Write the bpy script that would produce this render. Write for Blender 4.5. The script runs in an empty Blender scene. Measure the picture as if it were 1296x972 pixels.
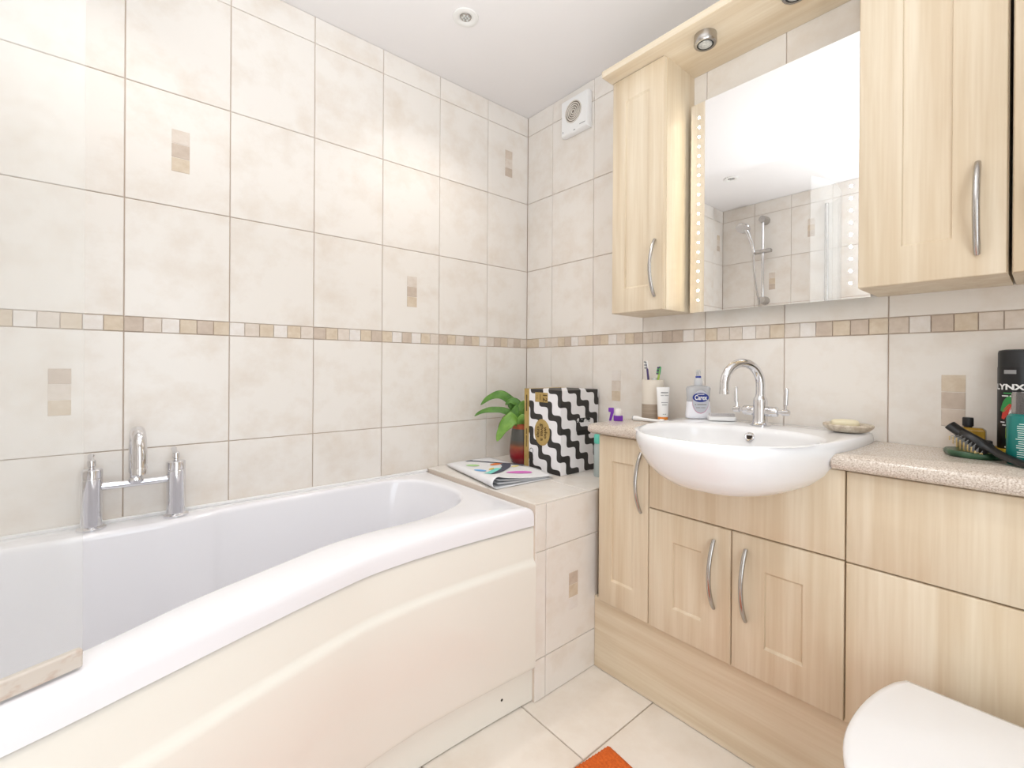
import bpy, bmesh, math, random
from mathutils import Vector, Matrix
random.seed(7)
PI = math.pi
S = bpy.context.scene
COL = S.collection

# ------------------------------------------------------------------ camera
cam_d = bpy.data.cameras.new('camera'); cam = bpy.data.objects.new('camera', cam_d); COL.objects.link(cam)
yaw, pitch, roll = .8522, -.0013, .0067
fw = Vector((-math.sin(yaw)*math.cos(pitch), math.cos(yaw)*math.cos(pitch), math.sin(pitch)))
rt = Vector((math.cos(yaw), math.sin(yaw), 0)); up = rt.cross(fw)
r2 = rt*math.cos(roll) + up*math.sin(roll); u2 = up*math.cos(roll) - rt*math.sin(roll)
cam.matrix_world = Matrix(((r2.x, u2.x, -fw.x, 1.71398), (r2.y, u2.y, -fw.y, -1.50180), (r2.z, u2.z, -fw.z, 1.03716), (0, 0, 0, 1)))
cam_d.sensor_width = 36; cam_d.lens = 582.845/1296*36
cam_d.shift_x = -(665.95-648)/1296; cam_d.shift_y = -(486-464.43)/1296
cam_d.clip_start = .02
S.camera = cam

# ------------------------------------------------------------------ world, lights, exposure
w = bpy.data.worlds.new('world'); S.world = w; w.use_nodes = True
w.node_tree.nodes['Background'].inputs[0].default_value = (.9, .95, 1, 1)
w.node_tree.nodes['Background'].inputs[1].default_value = .4
S.view_settings.view_transform = 'Standard'; S.view_settings.look = 'None'
S.view_settings.gamma = 1; S.view_settings.use_curve_mapping = False
S.view_settings.exposure = .22

def area_light(name, loc, target, size, power, col=(1, 1, 1), spread=180):
    l = bpy.data.lights.new(name, 'AREA'); l.shape = 'DISK'; l.size = size; l.energy = power; l.color = col
    l.spread = math.radians(spread)
    o = bpy.data.objects.new(name, l); COL.objects.link(o); o.location = loc
    o.rotation_euler = (Vector(target)-Vector(loc)).to_track_quat('-Z', 'Y').to_euler()
    return o
# the photographer's flash, held beside the camera and bounced off the white ceiling
area_light('bounce_flash', (1.75, -1.75, 1.0), (1.30, -1.36, 2.26), .25, 12.5, (.88, .945, 1), 104)
# added soft frontal fill light, set in an invented doorway behind the camera
dl = area_light('doorway_fill', (2.50, -1.42, 1.02), (0, -1.42, 1.02), 1, 15, (.86, .935, 1))
dl.data.shape = 'RECTANGLE'; dl.data.size = .76; dl.data.size_y = 1.94
CEIL = 2.263
def downlight_lamp(x, y, p):
    l = bpy.data.lights.new('downlight_lamp', 'SPOT'); l.energy = p; l.spot_size = math.radians(120); l.spot_blend = 1
    l.shadow_soft_size = .04; l.color = (1, .97, .93)
    o = bpy.data.objects.new('downlight_lamp', l); COL.objects.link(o); o.location = (x, y, CEIL-.02)
DOWN = ((.35, -.602, 11), (.335, -1.57, 7), (1.30, -.85, 11), (1.30, -1.65, 13))  # last two are added out of view to brighten floor and vanity
for q in DOWN: downlight_lamp(*q)

# ------------------------------------------------------------------ materials
def lin(c):
    return tuple(((v/255)/12.92 if v/255 <= .04045 else ((v/255+.055)/1.055)**2.4) for v in c) + (1,)
M = {}
def mat(name, rgb, rough=.5, metal=0, rgb2=None, scale=(6, 6, 6), detail=4, lo=.35, hi=.7, bump=0, bscale=60, coat=0, trans=0, ior=1.45, emit=None, estr=0, spec=.5, alpha=1, seed_obj=False):
    m = bpy.data.materials.new(name); m.use_nodes = True; nt = m.node_tree; b = nt.nodes['Principled BSDF']
    b.inputs['Base Color'].default_value = lin(rgb); b.inputs['Roughness'].default_value = rough; b.inputs['Metallic'].default_value = metal
    b.inputs['Coat Weight'].default_value = coat; b.inputs['Transmission Weight'].default_value = trans; b.inputs['IOR'].default_value = ior
    b.inputs['Specular IOR Level'].default_value = spec; b.inputs['Alpha'].default_value = alpha
    if emit: b.inputs['Emission Color'].default_value = lin(emit); b.inputs['Emission Strength'].default_value = estr
    N = nt.nodes.new; L = nt.links.new
    if rgb2 or bump:
        tc = N('ShaderNodeTexCoord'); mp = N('ShaderNodeMapping'); mp.inputs['Scale'].default_value = scale
        L(tc.outputs['Object'], mp.inputs['Vector'])
        if seed_obj:
            oi = N('ShaderNodeObjectInfo'); mu = N('ShaderNodeVectorMath'); mu.operation = 'SCALE'; mu.inputs[0].default_value = (37, 53, 71)
            L(oi.outputs['Random'], mu.inputs['Scale']); L(mu.outputs[0], mp.inputs['Location'])
    if rgb2:
        n = N('ShaderNodeTexNoise'); n.inputs['Scale'].default_value = 1; n.inputs['Detail'].default_value = detail; n.inputs['Roughness'].default_value = .62
        L(mp.outputs[0], n.inputs['Vector'])
        cr = N('ShaderNodeValToRGB'); cr.color_ramp.elements[0].position = lo; cr.color_ramp.elements[1].position = hi
        cr.color_ramp.elements[0].color = lin(rgb); cr.color_ramp.elements[1].color = lin(rgb2)
        L(n.outputs['Fac'], cr.inputs[0]); L(cr.outputs[0], b.inputs['Base Color'])
    if bump:
        n2 = N('ShaderNodeTexNoise'); n2.inputs['Scale'].default_value = bscale; n2.inputs['Detail'].default_value = 3
        L(tc.outputs['Object'], n2.inputs['Vector'])
        bp = N('ShaderNodeBump'); bp.inputs['Strength'].default_value = bump; bp.inputs['Distance'].default_value = .002
        L(n2.outputs['Fac'], bp.inputs['Height']); L(bp.outputs[0], b.inputs['Normal'])
    M[name] = m
    return m
TILE = mat('cream_stone_tile', (236, 230, 223), .28, rgb2=(225, 214, 202), scale=(8, 8, 8), detail=8, lo=.46, hi=.76, bump=.05, bscale=25, seed_obj=True)
FTILE = mat('cream_floor_tile', (238, 230, 220), .33, rgb2=(226, 214, 200), scale=(7, 7, 7), detail=7, lo=.42, hi=.8, bump=.06, bscale=25, seed_obj=True)
GROUT = mat('beige_grout', (204, 184, 168), .9)
GROUTF = mat('floor_grout', (186, 170, 152), .9)
MOS = {}
for k, a, b_ in (('l', (234, 228, 223), (226, 217, 208)), ('c', (225, 214, 203), (214, 200, 186)), ('t', (219, 204, 184), (206, 187, 163)),
                 ('b', (207, 191, 176), (194, 176, 160)), ('p', (218, 204, 190), (205, 189, 174))):
    MOS[k] = mat('mosaic_stone_'+k, a, .45, rgb2=b_, scale=(45, 45, 45), detail=6, lo=.35, hi=.7, bump=.15, bscale=150, seed_obj=True)
PLASTER = mat('white_ceiling_paint', (236, 232, 230), .8, bump=.03, bscale=12)
PAINT = mat('white_wall_paint', (236, 232, 226), .75)
BROWN = mat('brown_door_wood', (150, 110, 64), .4, rgb2=(128, 90, 50), scale=(20, 20, 1.5))
ACRYL = mat('white_acrylic', (240, 239, 243), .12, coat=.3)
PANEL = mat('cream_panel_acrylic', (236, 232, 223), .22, coat=.15)
CERAM = mat('white_ceramic', (243, 243, 245), .08, coat=.3)
CHROME = mat('chrome', (225, 225, 228), .07, 1)
NICKEL = mat('brushed_nickel', (186, 183, 180), .25, 1)
BLACKP = mat('black_plastic', (22, 22, 24), .35)
DARK = mat('dark_gap', (50, 40, 32), .8)
WHITEP = mat('white_plastic', (240, 239, 238), .35)
GREYP = mat('grey_plastic', (150, 150, 150), .5)

def wood(name, axis):
    m = bpy.data.materials.new(name); m.use_nodes = True; nt = m.node_tree; b = nt.nodes['Principled BSDF']; N = nt.nodes.new; L = nt.links.new
    tc = N('ShaderNodeTexCoord'); oi = N('ShaderNodeObjectInfo'); mu = N('ShaderNodeVectorMath'); mu.operation = 'SCALE'; mu.inputs[0].default_value = (17, 23, 31)
    L(oi.outputs['Random'], mu.inputs['Scale'])
    mp = N('ShaderNodeMapping'); sc = [26, 26, 26]; sc[axis] = 1.3; mp.inputs['Scale'].default_value = sc
    L(tc.outputs['Object'], mp.inputs['Vector']); L(mu.outputs[0], mp.inputs['Location'])
    n = N('ShaderNodeTexNoise'); n.inputs['Scale'].default_value = 1; n.inputs['Detail'].default_value = 5; n.inputs['Distortion'].default_value = .35; L(mp.outputs[0], n.inputs['Vector'])
    mp2 = N('ShaderNodeMapping'); sc = [160, 160, 160]; sc[axis] = 5; mp2.inputs['Scale'].default_value = sc
    L(tc.outputs['Object'], mp2.inputs['Vector'])
    n2 = N('ShaderNodeTexNoise'); n2.inputs['Scale'].default_value = 1; n2.inputs['Detail'].default_value = 3; L(mp2.outputs[0], n2.inputs['Vector'])
    mx = N('ShaderNodeMath'); mx.operation = 'MULTIPLY_ADD'; mx.inputs[1].default_value = .35; L(n2.outputs['Fac'], mx.inputs[0]); L(n.outputs['Fac'], mx.inputs[2])
    cr = N('ShaderNodeValToRGB'); e = cr.color_ramp.elements
    e[0].position = .45; e[0].color = lin((231, 217, 194)); e[1].position = .86; e[1].color = lin((214, 194, 165))
    L(mx.outputs[0], cr.inputs[0]); L(cr.outputs[0], b.inputs['Base Color']); b.inputs['Roughness'].default_value = .38
    return m
WOODV = wood('maple_vertical_grain', 2); WOODH = wood('maple_horizontal_grain', 0)

def granite():
    m = bpy.data.materials.new('speckled_laminate'); m.use_nodes = True; nt = m.node_tree; b = nt.nodes['Principled BSDF']; N = nt.nodes.new; L = nt.links.new
    tc = N('ShaderNodeTexCoord'); n = N('ShaderNodeTexNoise'); n.inputs['Scale'].default_value = 330; n.inputs['Detail'].default_value = 4; n.inputs['Roughness'].default_value = .7
    L(tc.outputs['Object'], n.inputs['Vector'])
    cr = N('ShaderNodeValToRGB'); e = cr.color_ramp.elements
    e[0].position = .34; e[0].color = lin((158, 140, 124)); e[1].position = .66; e[1].color = lin((233, 225, 216))
    for p, c in ((.43, (194, 179, 165)), (.52, (214, 202, 190))):
        q = e.new(p); q.color = lin(c)
    L(n.outputs['Fac'], cr.inputs[0]); L(cr.outputs[0], b.inputs['Base Color']); b.inputs['Roughness'].default_value = .2
    return m
GRAN = granite()

def glass_mat():
    m = bpy.data.materials.new('screen_glass'); m.use_nodes = True; nt = m.node_tree; N = nt.nodes.new; L = nt.links.new
    for q in list(nt.nodes):
        if q.type == 'BSDF_PRINCIPLED': nt.nodes.remove(q)
    out = [q for q in nt.nodes if q.type == 'OUTPUT_MATERIAL'][0]
    tr = N('ShaderNodeBsdfTransparent'); tr.inputs[0].default_value = (.982, .984, .98, 1)
    df = N('ShaderNodeBsdfDiffuse'); df.inputs[0].default_value = (.89, .89, .88, 1)
    gl = N('ShaderNodeBsdfGlossy'); gl.inputs['Roughness'].default_value = .01
    m1 = N('ShaderNodeMixShader'); m1.inputs[0].default_value = .085; L(tr.outputs[0], m1.inputs[1]); L(df.outputs[0], m1.inputs[2])
    fr = N('ShaderNodeFresnel'); fr.inputs[0].default_value = 1.45
    m2 = N('ShaderNodeMixShader'); ge = N('ShaderNodeNewGeometry'); iv = N('ShaderNodeMath'); iv.operation = 'SUBTRACT'; iv.inputs[0].default_value = 1; L(ge.outputs['Backfacing'], iv.inputs[1]); ml = N('ShaderNodeMath'); ml.operation = 'MULTIPLY'; L(iv.outputs[0], ml.inputs[0]); L(fr.outputs[0], ml.inputs[1]); L(ml.outputs[0], m2.inputs[0]); L(m1.outputs[0], m2.inputs[1]); L(gl.outputs[0], m2.inputs[2])
    L(m2.outputs[0], out.inputs[0])
    return m
GLASS = glass_mat()
MIRROR = mat('mirror_silver', (250, 250, 250), .0, 1)

# ------------------------------------------------------------------ helpers
def tag(o, label=None, cat=None, group=None, kind=None):
    if label: o['label'] = label
    if cat: o['category'] = cat
    if group: o['group'] = group
    if kind: o['kind'] = kind
    return o
def thing(name, label, cat, loc=(0, 0, 0), rotz=0, group=None, kind=None):
    o = bpy.data.objects.new(name, None); COL.objects.link(o); o.empty_display_size = .02
    o.location = loc; o.rotation_euler = (0, 0, rotz)
    return tag(o, label, cat, group, kind)
def link(name, me, m, parent=None):
    o = bpy.data.objects.new(name, me); COL.objects.link(o)
    if m and not me.materials: me.materials.append(m)
    o.parent = parent
    return o
def worldloc(o):
    v = Vector((0, 0, 0))
    while o: v = v + o.location; o = o.parent
    return v
class MB:
    def __init__(s): s.v = []; s.f = []
    def add(s, vs, fs):
        k = len(s.v); s.v += [tuple(v) for v in vs]; s.f += [tuple(i+k for i in f) for f in fs]; return s
    def box(s, x0, x1, y0, y1, z0, z1):
        return s.add([(x0, y0, z0), (x1, y0, z0), (x1, y1, z0), (x0, y1, z0), (x0, y0, z1), (x1, y0, z1), (x1, y1, z1), (x0, y1, z1)],
                     [(3, 2, 1, 0), (4, 5, 6, 7), (0, 1, 5, 4), (1, 2, 6, 5), (2, 3, 7, 6), (3, 0, 4, 7)])
    def rings(s, rings, cap0=True, cap1=True, closed=False):
        k = len(s.v); n = len(rings[0])
        for r in rings: s.v += [tuple(p) for p in r]
        R = len(rings)
        for i in range(R if closed else R-1):
            a = k+i*n; b = k+((i+1) % R)*n
            for j in range(n):
                j2 = (j+1) % n; s.f.append((a+j, a+j2, b+j2, b+j))
        if not closed:
            if cap0: s.f.append(tuple(k+j for j in reversed(range(n))))
            if cap1: s.f.append(tuple(k+(R-1)*n+j for j in range(n)))
        return s
    def lathe(s, prof, c=(0, 0, 0), n=24, axis='z', sx=1, sy=1):
        rs = []
        for r, h in prof:
            ring = []
            for j in range(n):
                a = 2*PI*j/n; p, q = r*math.cos(a)*sx, r*math.sin(a)*sy
                v = {'z': (p, q, h), 'x': (h, p, q), 'y': (q, h, p)}[axis]
                ring.append((c[0]+v[0], c[1]+v[1], c[2]+v[2]))
            rs.append(ring)
        return s.rings(rs)
    def tube(s, path, r, n=12, flat=1.0, upv=(0, 0, 1)):
        P = [Vector(p) for p in path]; rs = []; N = None
        for i, p in enumerate(P):
            t = (P[min(i+1, len(P)-1)]-P[max(i-1, 0)]).normalized()
            if N is None:
                u = Vector(upv)
                if abs(t.dot(u)) > .95: u = Vector((1, 0, 0))
                N = (u-t*u.dot(t)).normalized()
            else: N = (N-t*N.dot(t)).normalized()
            B = t.cross(N); rr = r(i/(len(P)-1)) if callable(r) else r
            rs.append([p+N*rr*math.cos(2*PI*j/n)+B*rr*flat*math.sin(2*PI*j/n) for j in range(n)])
        return s.rings(rs)
    def prism(s, poly, z0, z1):
        return s.rings([[(x, y, z0) for x, y in poly], [(x, y, z1) for x, y in poly]])
    def build(s, name, m, parent=None, smooth=35, bevel=0, world=True, segs=2):
        off = worldloc(parent) if (parent is not None and world) else Vector((0, 0, 0))
        me = bpy.data.meshes.new(name); me.from_pydata([tuple(Vector(v)-off) for v in s.v], [], s.f); me.update()
        bm = bmesh.new(); bm.from_mesh(me); bmesh.ops.remove_doubles(bm, verts=bm.verts, dist=1e-6)
        bmesh.ops.recalc_face_normals(bm, faces=bm.faces); bm.to_mesh(me); bm.free()
        if smooth:
            me.shade_smooth(); me.set_sharp_from_angle(angle=math.radians(smooth))
        o = link(name, me, m, parent)
        if bevel:
            b = o.modifiers.new('bevel', 'BEVEL'); b.width = bevel; b.segments = segs; b.limit_method = 'ANGLE'; b.angle_limit = math.radians(40)
            b.harden_normals = True
        return o
def grid_surf(fn, nu, nv, closed_u=False):
    vs = [fn(i/nu if closed_u else i/(nu-1), j/(nv-1)) for i in range(nu) for j in range(nv)]
    fs = []
    for i in range(nu if closed_u else nu-1):
        for j in range(nv-1):
            a = i*nv+j; b = ((i+1) % nu)*nv+j; fs.append((a, b, b+1, a+1))
    return vs, fs
def catmull(pts, n, closed=False):
    out = []; L = len(pts)
    for i in range(L if closed else L-1):
        g = lambda k: Vector(pts[k % L] if closed else pts[max(0, min(L-1, k))])
        p0, p1, p2, p3 = g(i-1), g(i), g(i+1), g(i+2)
        for j in range(n):
            t = j/n
            out.append(.5*((2*p1)+(p2-p0)*t+(2*p0-5*p1+4*p2-p3)*t*t+(3*p1-p0-3*p2+p3)*t**3))
    if not closed: out.append(Vector(pts[-1]))
    return out
def text(body, size, m, parent, name, X, Y, origin, extrude=.0003, align='CENTER', wrap=None, sx=1, shear=0, world=True, offset=0):
    c = bpy.data.curves.new('t', 'FONT'); c.body = body; c.size = size; c.extrude = 0; c.align_x = align; c.align_y = 'CENTER'; c.shear = shear; c.resolution_u = 3; c.offset = offset
    t = bpy.data.objects.new('t', c); COL.objects.link(t); dg = bpy.context.evaluated_depsgraph_get(); dg.update()
    me = bpy.data.meshes.new_from_object(t.evaluated_get(dg)); bpy.data.objects.remove(t)
    X = Vector(X); Y = Vector(Y); Z = X.cross(Y); o0 = Vector(origin)
    off = worldloc(parent) if world else Vector((0, 0, 0))
    for v in me.vertices:
        if wrap: v.co = Vector(wrap(v.co.x*sx, v.co.y))-off
        else: v.co = o0+X*v.co.x*sx+Y*v.co.y+Z*extrude-off
    me.name = name; me.update(); me.materials.clear()
    return link(name, me, m, parent)
def fine_print(words, size, m, parent, name, X, Y, origin, extrude=.0003, wrap=None):
    # print too small to read: a row of word-length dashes
    X = Vector(X); Y = Vector(Y); Z = X.cross(Y); o0 = Vector(origin); tot = sum(words)+.8*(len(words)-1); u = -tot/2; mb = MB()
    for n_ in words:
        k = max(2, n_); a, b = u*size*.5, (u+n_)*size*.5; h_ = size*.2; vs = []
        for i in range(k+1):
            for q in (-h_, h_):
                p = a+(b-a)*i/k; vs.append(wrap(p, q) if wrap else o0+X*p+Y*q+Z*extrude)
        mb.add(vs, [(2*i, 2*i+2, 2*i+3, 2*i+1) for i in range(k)]); u += n_+.8
    return mb.build(name, m, parent, smooth=0)
def wrapcyl(c, r, a0, z0):
    # print on an upright cylinder: u runs rightwards seen from outside
    return lambda u, v: (c[0]+r*math.cos(a0+u/r), c[1]+r*math.sin(a0+u/r), z0+v)

# ------------------------------------------------------------------ room shell
TW, TH, MB0, MH = .25151, .333, 1.128, .0424
ROWS = [(.462-TH, .462), (.462, .795), (.795, MB0), (MB0+MH, MB0+MH+TH), (MB0+MH+TH, MB0+MH+2*TH), (MB0+MH+2*TH, MB0+MH+3*TH), (MB0+MH+3*TH, CEIL)]
RX, FY = 2.40, -2.155
J = .0012
_tm = {}
def tile_mesh(wd, ht, th, m, ch=.0012):
    k = (round(wd, 4), round(ht, 4), th, m.name)
    if k not in _tm:
        a, b = wd/2, ht/2; mb = MB()
        mb.rings([[(-a, -b, 0), (a, -b, 0), (a, b, 0), (-a, b, 0)], [(-a, -b, th-ch), (a, -b, th-ch), (a, b, th-ch), (-a, b, th-ch)],
                  [(-a+ch, -b+ch, th), (a-ch, -b+ch, th), (a-ch, b-ch, th), (-a+ch, b-ch, th)]])
        me = bpy.data.meshes.new('tile'); me.from_pydata(mb.v, [], mb.f); me.update(); me.materials.append(m); _tm[k] = me
    return _tm[k]
def frame(axX, axY, o):   # matrix whose local x,y lie in the wall and z points out of it
    X = Vector(axX); Y = Vector(axY); Z = X.cross(Y)
    return Matrix(((X.x, Y.x, Z.x, o[0]), (X.y, Y.y, Z.y, o[1]), (X.z, Y.z, Z.z, o[2]), (0, 0, 0, 1)))
def put(name, me, parent, mw):
    o = bpy.data.objects.new(name, me); COL.objects.link(o); o.parent = parent; o.matrix_local = mw
    return o
def tiled_wall(wall, to3, axX, cols, rows, insets, seq, TT=.004, mosaic=True):
    # to3(s, z) -> point on the grout face; cols = list of (s0, s1)
    for ci, (s0, s1) in enumerate(cols):
        for ri, (z0, z1) in enumerate(rows):
            c = to3((s0+s1)/2, (z0+z1)/2)
            t = put('tile', tile_mesh(abs(s1-s0)-2*J, z1-z0-2*J, TT, TILE), wall, frame(axX, (0, 0, 1), c))
            if (ci, ri) in insets:
                for q, kk in enumerate(insets[(ci, ri)]):
                    put('inset_stone', tile_mesh(.0432, .0402, .0016, MOS[kk], .0006), t, Matrix.Translation((0, (1-q)*.0415, TT-.0006)))
        if mosaic:
            n = max(1, round(abs(s1-s0)/.0419)); d = (s1-s0)/n
            for q in range(n):
                ks = seq[ci % len(seq)]
                put('mosaic_tile', tile_mesh(abs(d)-.0013, MH-.002, .0042, MOS[ks[q % len(ks)]], .001), wall, frame(axX, (0, 0, 1), to3(s0+d*(q+.5), MB0+MH/2)))

def slab(name, x0, x1, y0, y1, z0, z1, m):
    o = MB().box(x0, x1, y0, y1, z0, z1).build(name, m, smooth=0); o['kind'] = 'structure'; return o
G = .004
wl = slab('wall_left', -.1, -G, FY-.1, .1, 0, CEIL+.02, GROUT)
wb = slab('wall_back', -G, RX+.1, G, .1, 0, CEIL+.02, GROUT)
wf = slab('wall_front', -G, RX+.1, FY-.1, FY-G, 0, CEIL+.02, GROUT)
wr = MB().box(RX, RX+.1, FY-G, -1.82, 0, CEIL+.02).box(RX, RX+.1, -1.02, G, 0, CEIL+.02).box(RX, RX+.1, -1.82, -1.02, 2.0, CEIL+.02).build('wall_right', PAINT, smooth=0); wr['kind'] = 'structure'  # unseen wall; its door opening is invented for the fill light
ce = slab('ceiling', -G, RX, FY-G, G, CEIL, CEIL+.02, PLASTER)
fl = slab('floor', -G, RX, FY-G, G, -.1, -.004, GROUTF)

colsA = [(0, .2440)]
while colsA[-1][1] < -FY-.001: colsA.append((colsA[-1][1], min(colsA[-1][1]+TW, -FY)))
colsB = [(0, .1737)]
while colsB[-1][1] < RX-.001: colsB.append((colsB[-1][1], min(colsB[-1][1]+TW, RX)))
colsF = [(0, .2415)]
while colsF[-1][1] < RX-.001: colsF.append((colsF[-1][1], min(colsF[-1][1]+TW, RX)))
seqA = ['cbctbc', 'ltbctb', 'ctlblt', 'btlctb', 'ctltcl', 'tbtlcb', 'tltclt', 'ctlbtc', 'bctlcb']
tiled_wall(wl, lambda s, z: (-G, -s, z), (0, 1, 0), colsA, ROWS[1:], {(0, 4): 'pcb', (2, 2): 'cbt', (5, 3): 'cbt', (6, 1): 'bct', (8, 4): 'tcb'}, seqA)
seqB = ['ttlc', 'ctblct', 'btlctb', 'ccbblc', 'tcclct', 'clbtbt', 'plbtcc', 'ctlbtc']
tiled_wall(wb, lambda s, z: (s, G, z), (1, 0, 0), colsB, ROWS[1:], {(2, 1): 'lct', (6, 1): 'tbp'}, seqB)
tiled_wall(wf, lambda s, z: (s, FY-G, z), (-1, 0, 0), colsF, ROWS[1:], {(1, 3): 'ctb', (2, 4): 'ctb'}, seqA)

# floor tiles
xs = [.239, .572, .905, 1.238, 1.571, 1.904, RX]; ys = [0, -.25, -.583, -.916, -1.249, -1.582, -1.915, FY]
for i in range(len(xs)-1):
    for j in range(len(ys)-1):
        put('floor_tile', tile_mesh(xs[i+1]-xs[i]-.0042, ys[j]-ys[j+1]-.0042, .004, FTILE), fl, Matrix.Translation(((xs[i]+xs[i+1])/2, (ys[j]+ys[j+1])/2, -.004)))

# lining of the unseen doorway, added behind the camera to let in fill light
tr1 = MB().box(RX-.012, RX+.112, -1.04, -.96, 0, 2.06).box(RX-.012, RX+.112, -1.88, -1.80, 0, 2.06).box(RX-.012, RX+.112, -1.80, -1.04, 1.98, 2.06).build('trim_1', PAINT, bevel=.003); tr1['kind'] = 'structure'
# tiled ledge between the bath and the back wall
LX, LY0, LZ = .67, -.545, .613
lg = slab('wall_ledge', 0, LX-G, LY0, 0, 0, LZ-G, mat('pale_ledge_grout', (222, 208, 194), .85))
for ci, (y0, y1) in enumerate(((LY0, -.500), (-.500, -.2485))):
    for ri, (z0, z1) in enumerate(((0, .129), (.129, .462), (.462, LZ-.004))):
        t = put('tile', tile_mesh(y1-y0-2*J, z1-z0-2*J, .004, TILE), lg, frame((0, 1, 0), (0, 0, 1), (LX-G, (y0+y1)/2, (z0+z1)/2)))
        if (ci, ri) == (1, 1):
            for q, kk in enumerate('btl'):
                put('inset_stone', tile_mesh(.0432, .0402, .0016, MOS[kk], .0006), t, Matrix.Translation((0, (1-q)*.0415, .0034)))
for (x0, x1) in ((0, .17), (.17, .42), (.42, LX)):
    for (y0, y1) in ((LY0, -.30), (-.30, 0)):
        put('ledge_tile', tile_mesh(x1-x0-2*J, y1-y0-2*J, .004, TILE), lg, Matrix.Translation(((x0+x1)/2, (y0+y1)/2, LZ-.004)))

# ------------------------------------------------------------------ bath
def ray_outline(poly, c, ang):
    d = Vector((math.cos(ang), math.sin(ang))); best = None; c = Vector(c)
    for i in range(len(poly)):
        a = Vector(poly[i][:2])-c; e = Vector(poly[(i+1) % len(poly)][:2])-Vector(poly[i][:2])
        den = d.x*e.y-d.y*e.x
        if abs(den) < 1e-12: continue
        t = (a.x*e.y-a.y*e.x)/den; s_ = (a.x*d.y-a.y*d.x)/den
        if t > 0 and -1e-9 <= s_ <= 1+1e-9 and (best is None or t > best): best = t
    return best
front = [(.664, -.545), (.660, -.62), (.655, -.75), (.653, -.88), (.656, -.96), (.667, -1.06), (.690, -1.145), (.742, -1.30), (.797, -1.45), (.851, -1.60), (.888, -1.75), (.900, -1.88), (.882, -2.02), (.842, -2.15)]
frontc = [tuple(p) for p in catmull([(x, y, 0) for x, y in front], 6)]
outer = [(.001, -.547), (.08, -.547), (.25, -.547), (.45, -.547)] + [(p[0], p[1]) for p in frontc[0:]] + [(.5, -2.15), (.2, -2.15), (.001, -2.15)]
outer = [(x, min(y, -.547)) for x, y in outer]
innr = catmull([(.062, -.80, 0), (.075, -.71, 0), (.14, -.645, 0), (.27, -.618, 0), (.39, -.635, 0), (.475, -.70, 0), (.523, -.80, 0), (.540, -.90, 0), (.541, -1.0, 0), (.556, -1.12, 0), (.612, -1.27, 0), (.672, -1.41, 0), (.750, -1.55, 0), (.797, -1.70, 0),
                (.812, -1.85, 0), (.785, -1.98, 0), (.69, -2.06, 0), (.45, -2.075, 0), (.22, -2.06, 0), (.13, -1.99, 0), (.108, -1.85, 0), (.105, -1.60, 0), (.100, -1.40, 0), (.082, -1.31, 0), (.064, -1.24, 0), (.062, -1.0, 0)], 8, True)
innr = [(p.x, p.y) for p in innr]
BC = (.36, -1.30)
NA = 240
angs = sorted([2*PI*i/NA for i in range(NA)] + [math.atan2(y-BC[1], x-BC[0]) % (2*PI) for x, y in ((.664, -.547), (.001, -.547), (.001, -2.15), (.842, -2.15))])
RO = [ray_outline(outer, BC, a) for a in angs]; RI = [ray_outline(innr, BC, a) for a in angs]
def bring(fn): return [(BC[0]+r*math.cos(a), BC[1]+r*math.sin(a), z) for a, (r, z) in zip(angs, (fn(i) for i in range(len(angs))))]
def rimz(i, base):   # the back rim by the tiles is turned up a little
    x = BC[0]+RO[i]*math.cos(angs[i]); return base
bath = thing('bathtub', 'white bowed acrylic bathtub with cream moulded front panel along the tiled wall', 'bathtub', (.36, -1.30, 0))
R = []
RT = .602
R.append(bring(lambda i: (RO[i]-.02, .552)))
R.append(bring(lambda i: (RO[i], .546)))
R.append(bring(lambda i: (RO[i], .572)))
for q in range(1, 6):
    a = q/5*PI/2
    R.append(bring(lambda i: (RO[i]-.024*(1-math.cos(a)), .574+(RT-.574)*math.sin(a))))
R.append(bring(lambda i: ((RO[i]-.024)*.5+RI[i]*.5, RT+.001)))
for q in range(0, 6):
    a = q/5*PI/2
    R.append(bring(lambda i: (RI[i]+.008-.016*math.sin(a), RT-.016*(1-math.cos(a)))))
for s_, z in ((.965, .55), (.93, .46), (.895, .36), (.86, .28), (.82, .235), (.74, .21), (.6, .202), (.3, .197)):
    R.append(bring(lambda i: (RI[i]*s_ - (.10*(1-s_)/.2 if math.sin(angs[i]) > .8 else 0)*0, z)))
MB().rings(R, cap0=False, cap1=True).build('bath_shell', ACRYL, bath, smooth=50)
MB().lathe([(.032, 0), (.032, .003), (.026, .006), (.0, .006)], (.40, -1.9, .199), 20).build('waste_plug', CHROME, bath)
# front panel: profile swept along the bowed front
def sweep_front(prof, ysel=lambda p: True):
    path = [Vector((p[0], p[1])) for p in frontc]
    rs = []
    for i, p in enumerate(path):
        t = (path[min(i+1, len(path)-1)]-path[max(i-1, 0)]).normalized(); nrm = Vector((-t.y, t.x))
        if nrm.x < 0: nrm = -nrm
        rs.append([(p.x+nrm.x*o, p.y+(nrm.y*o if 0 < i < len(path)-1 else 0), z) for o, z in prof])
    return MB().rings(rs)
sweep_front([(-.03, .543), (-.010, .543), (-.006, .540), (-.004, .534), (-.004, .448), (-.002, .440), (.004, .434), (.008, .428), (.009, .420), (.009, .122), (.007, .112), (.002, .106), (-.03, .106)]).build('front_panel', PANEL, bath, smooth=50)
sweep_front([(-.03, .106), (-.006, .106), (-.006, .004), (-.03, .004)]).build('kick_strip', PANEL, bath, smooth=40)
MB().lathe([(.004, 0), (.004, .002), (.0, .002)], (.651, -.66, .055), 12, 'x').build('screw_cap', DARK, bath)
MB().box(.001, .012, -2.15, -.55, .598, .6085).build('sealant_strip', WHITEP, bath, bevel=.003)

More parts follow.
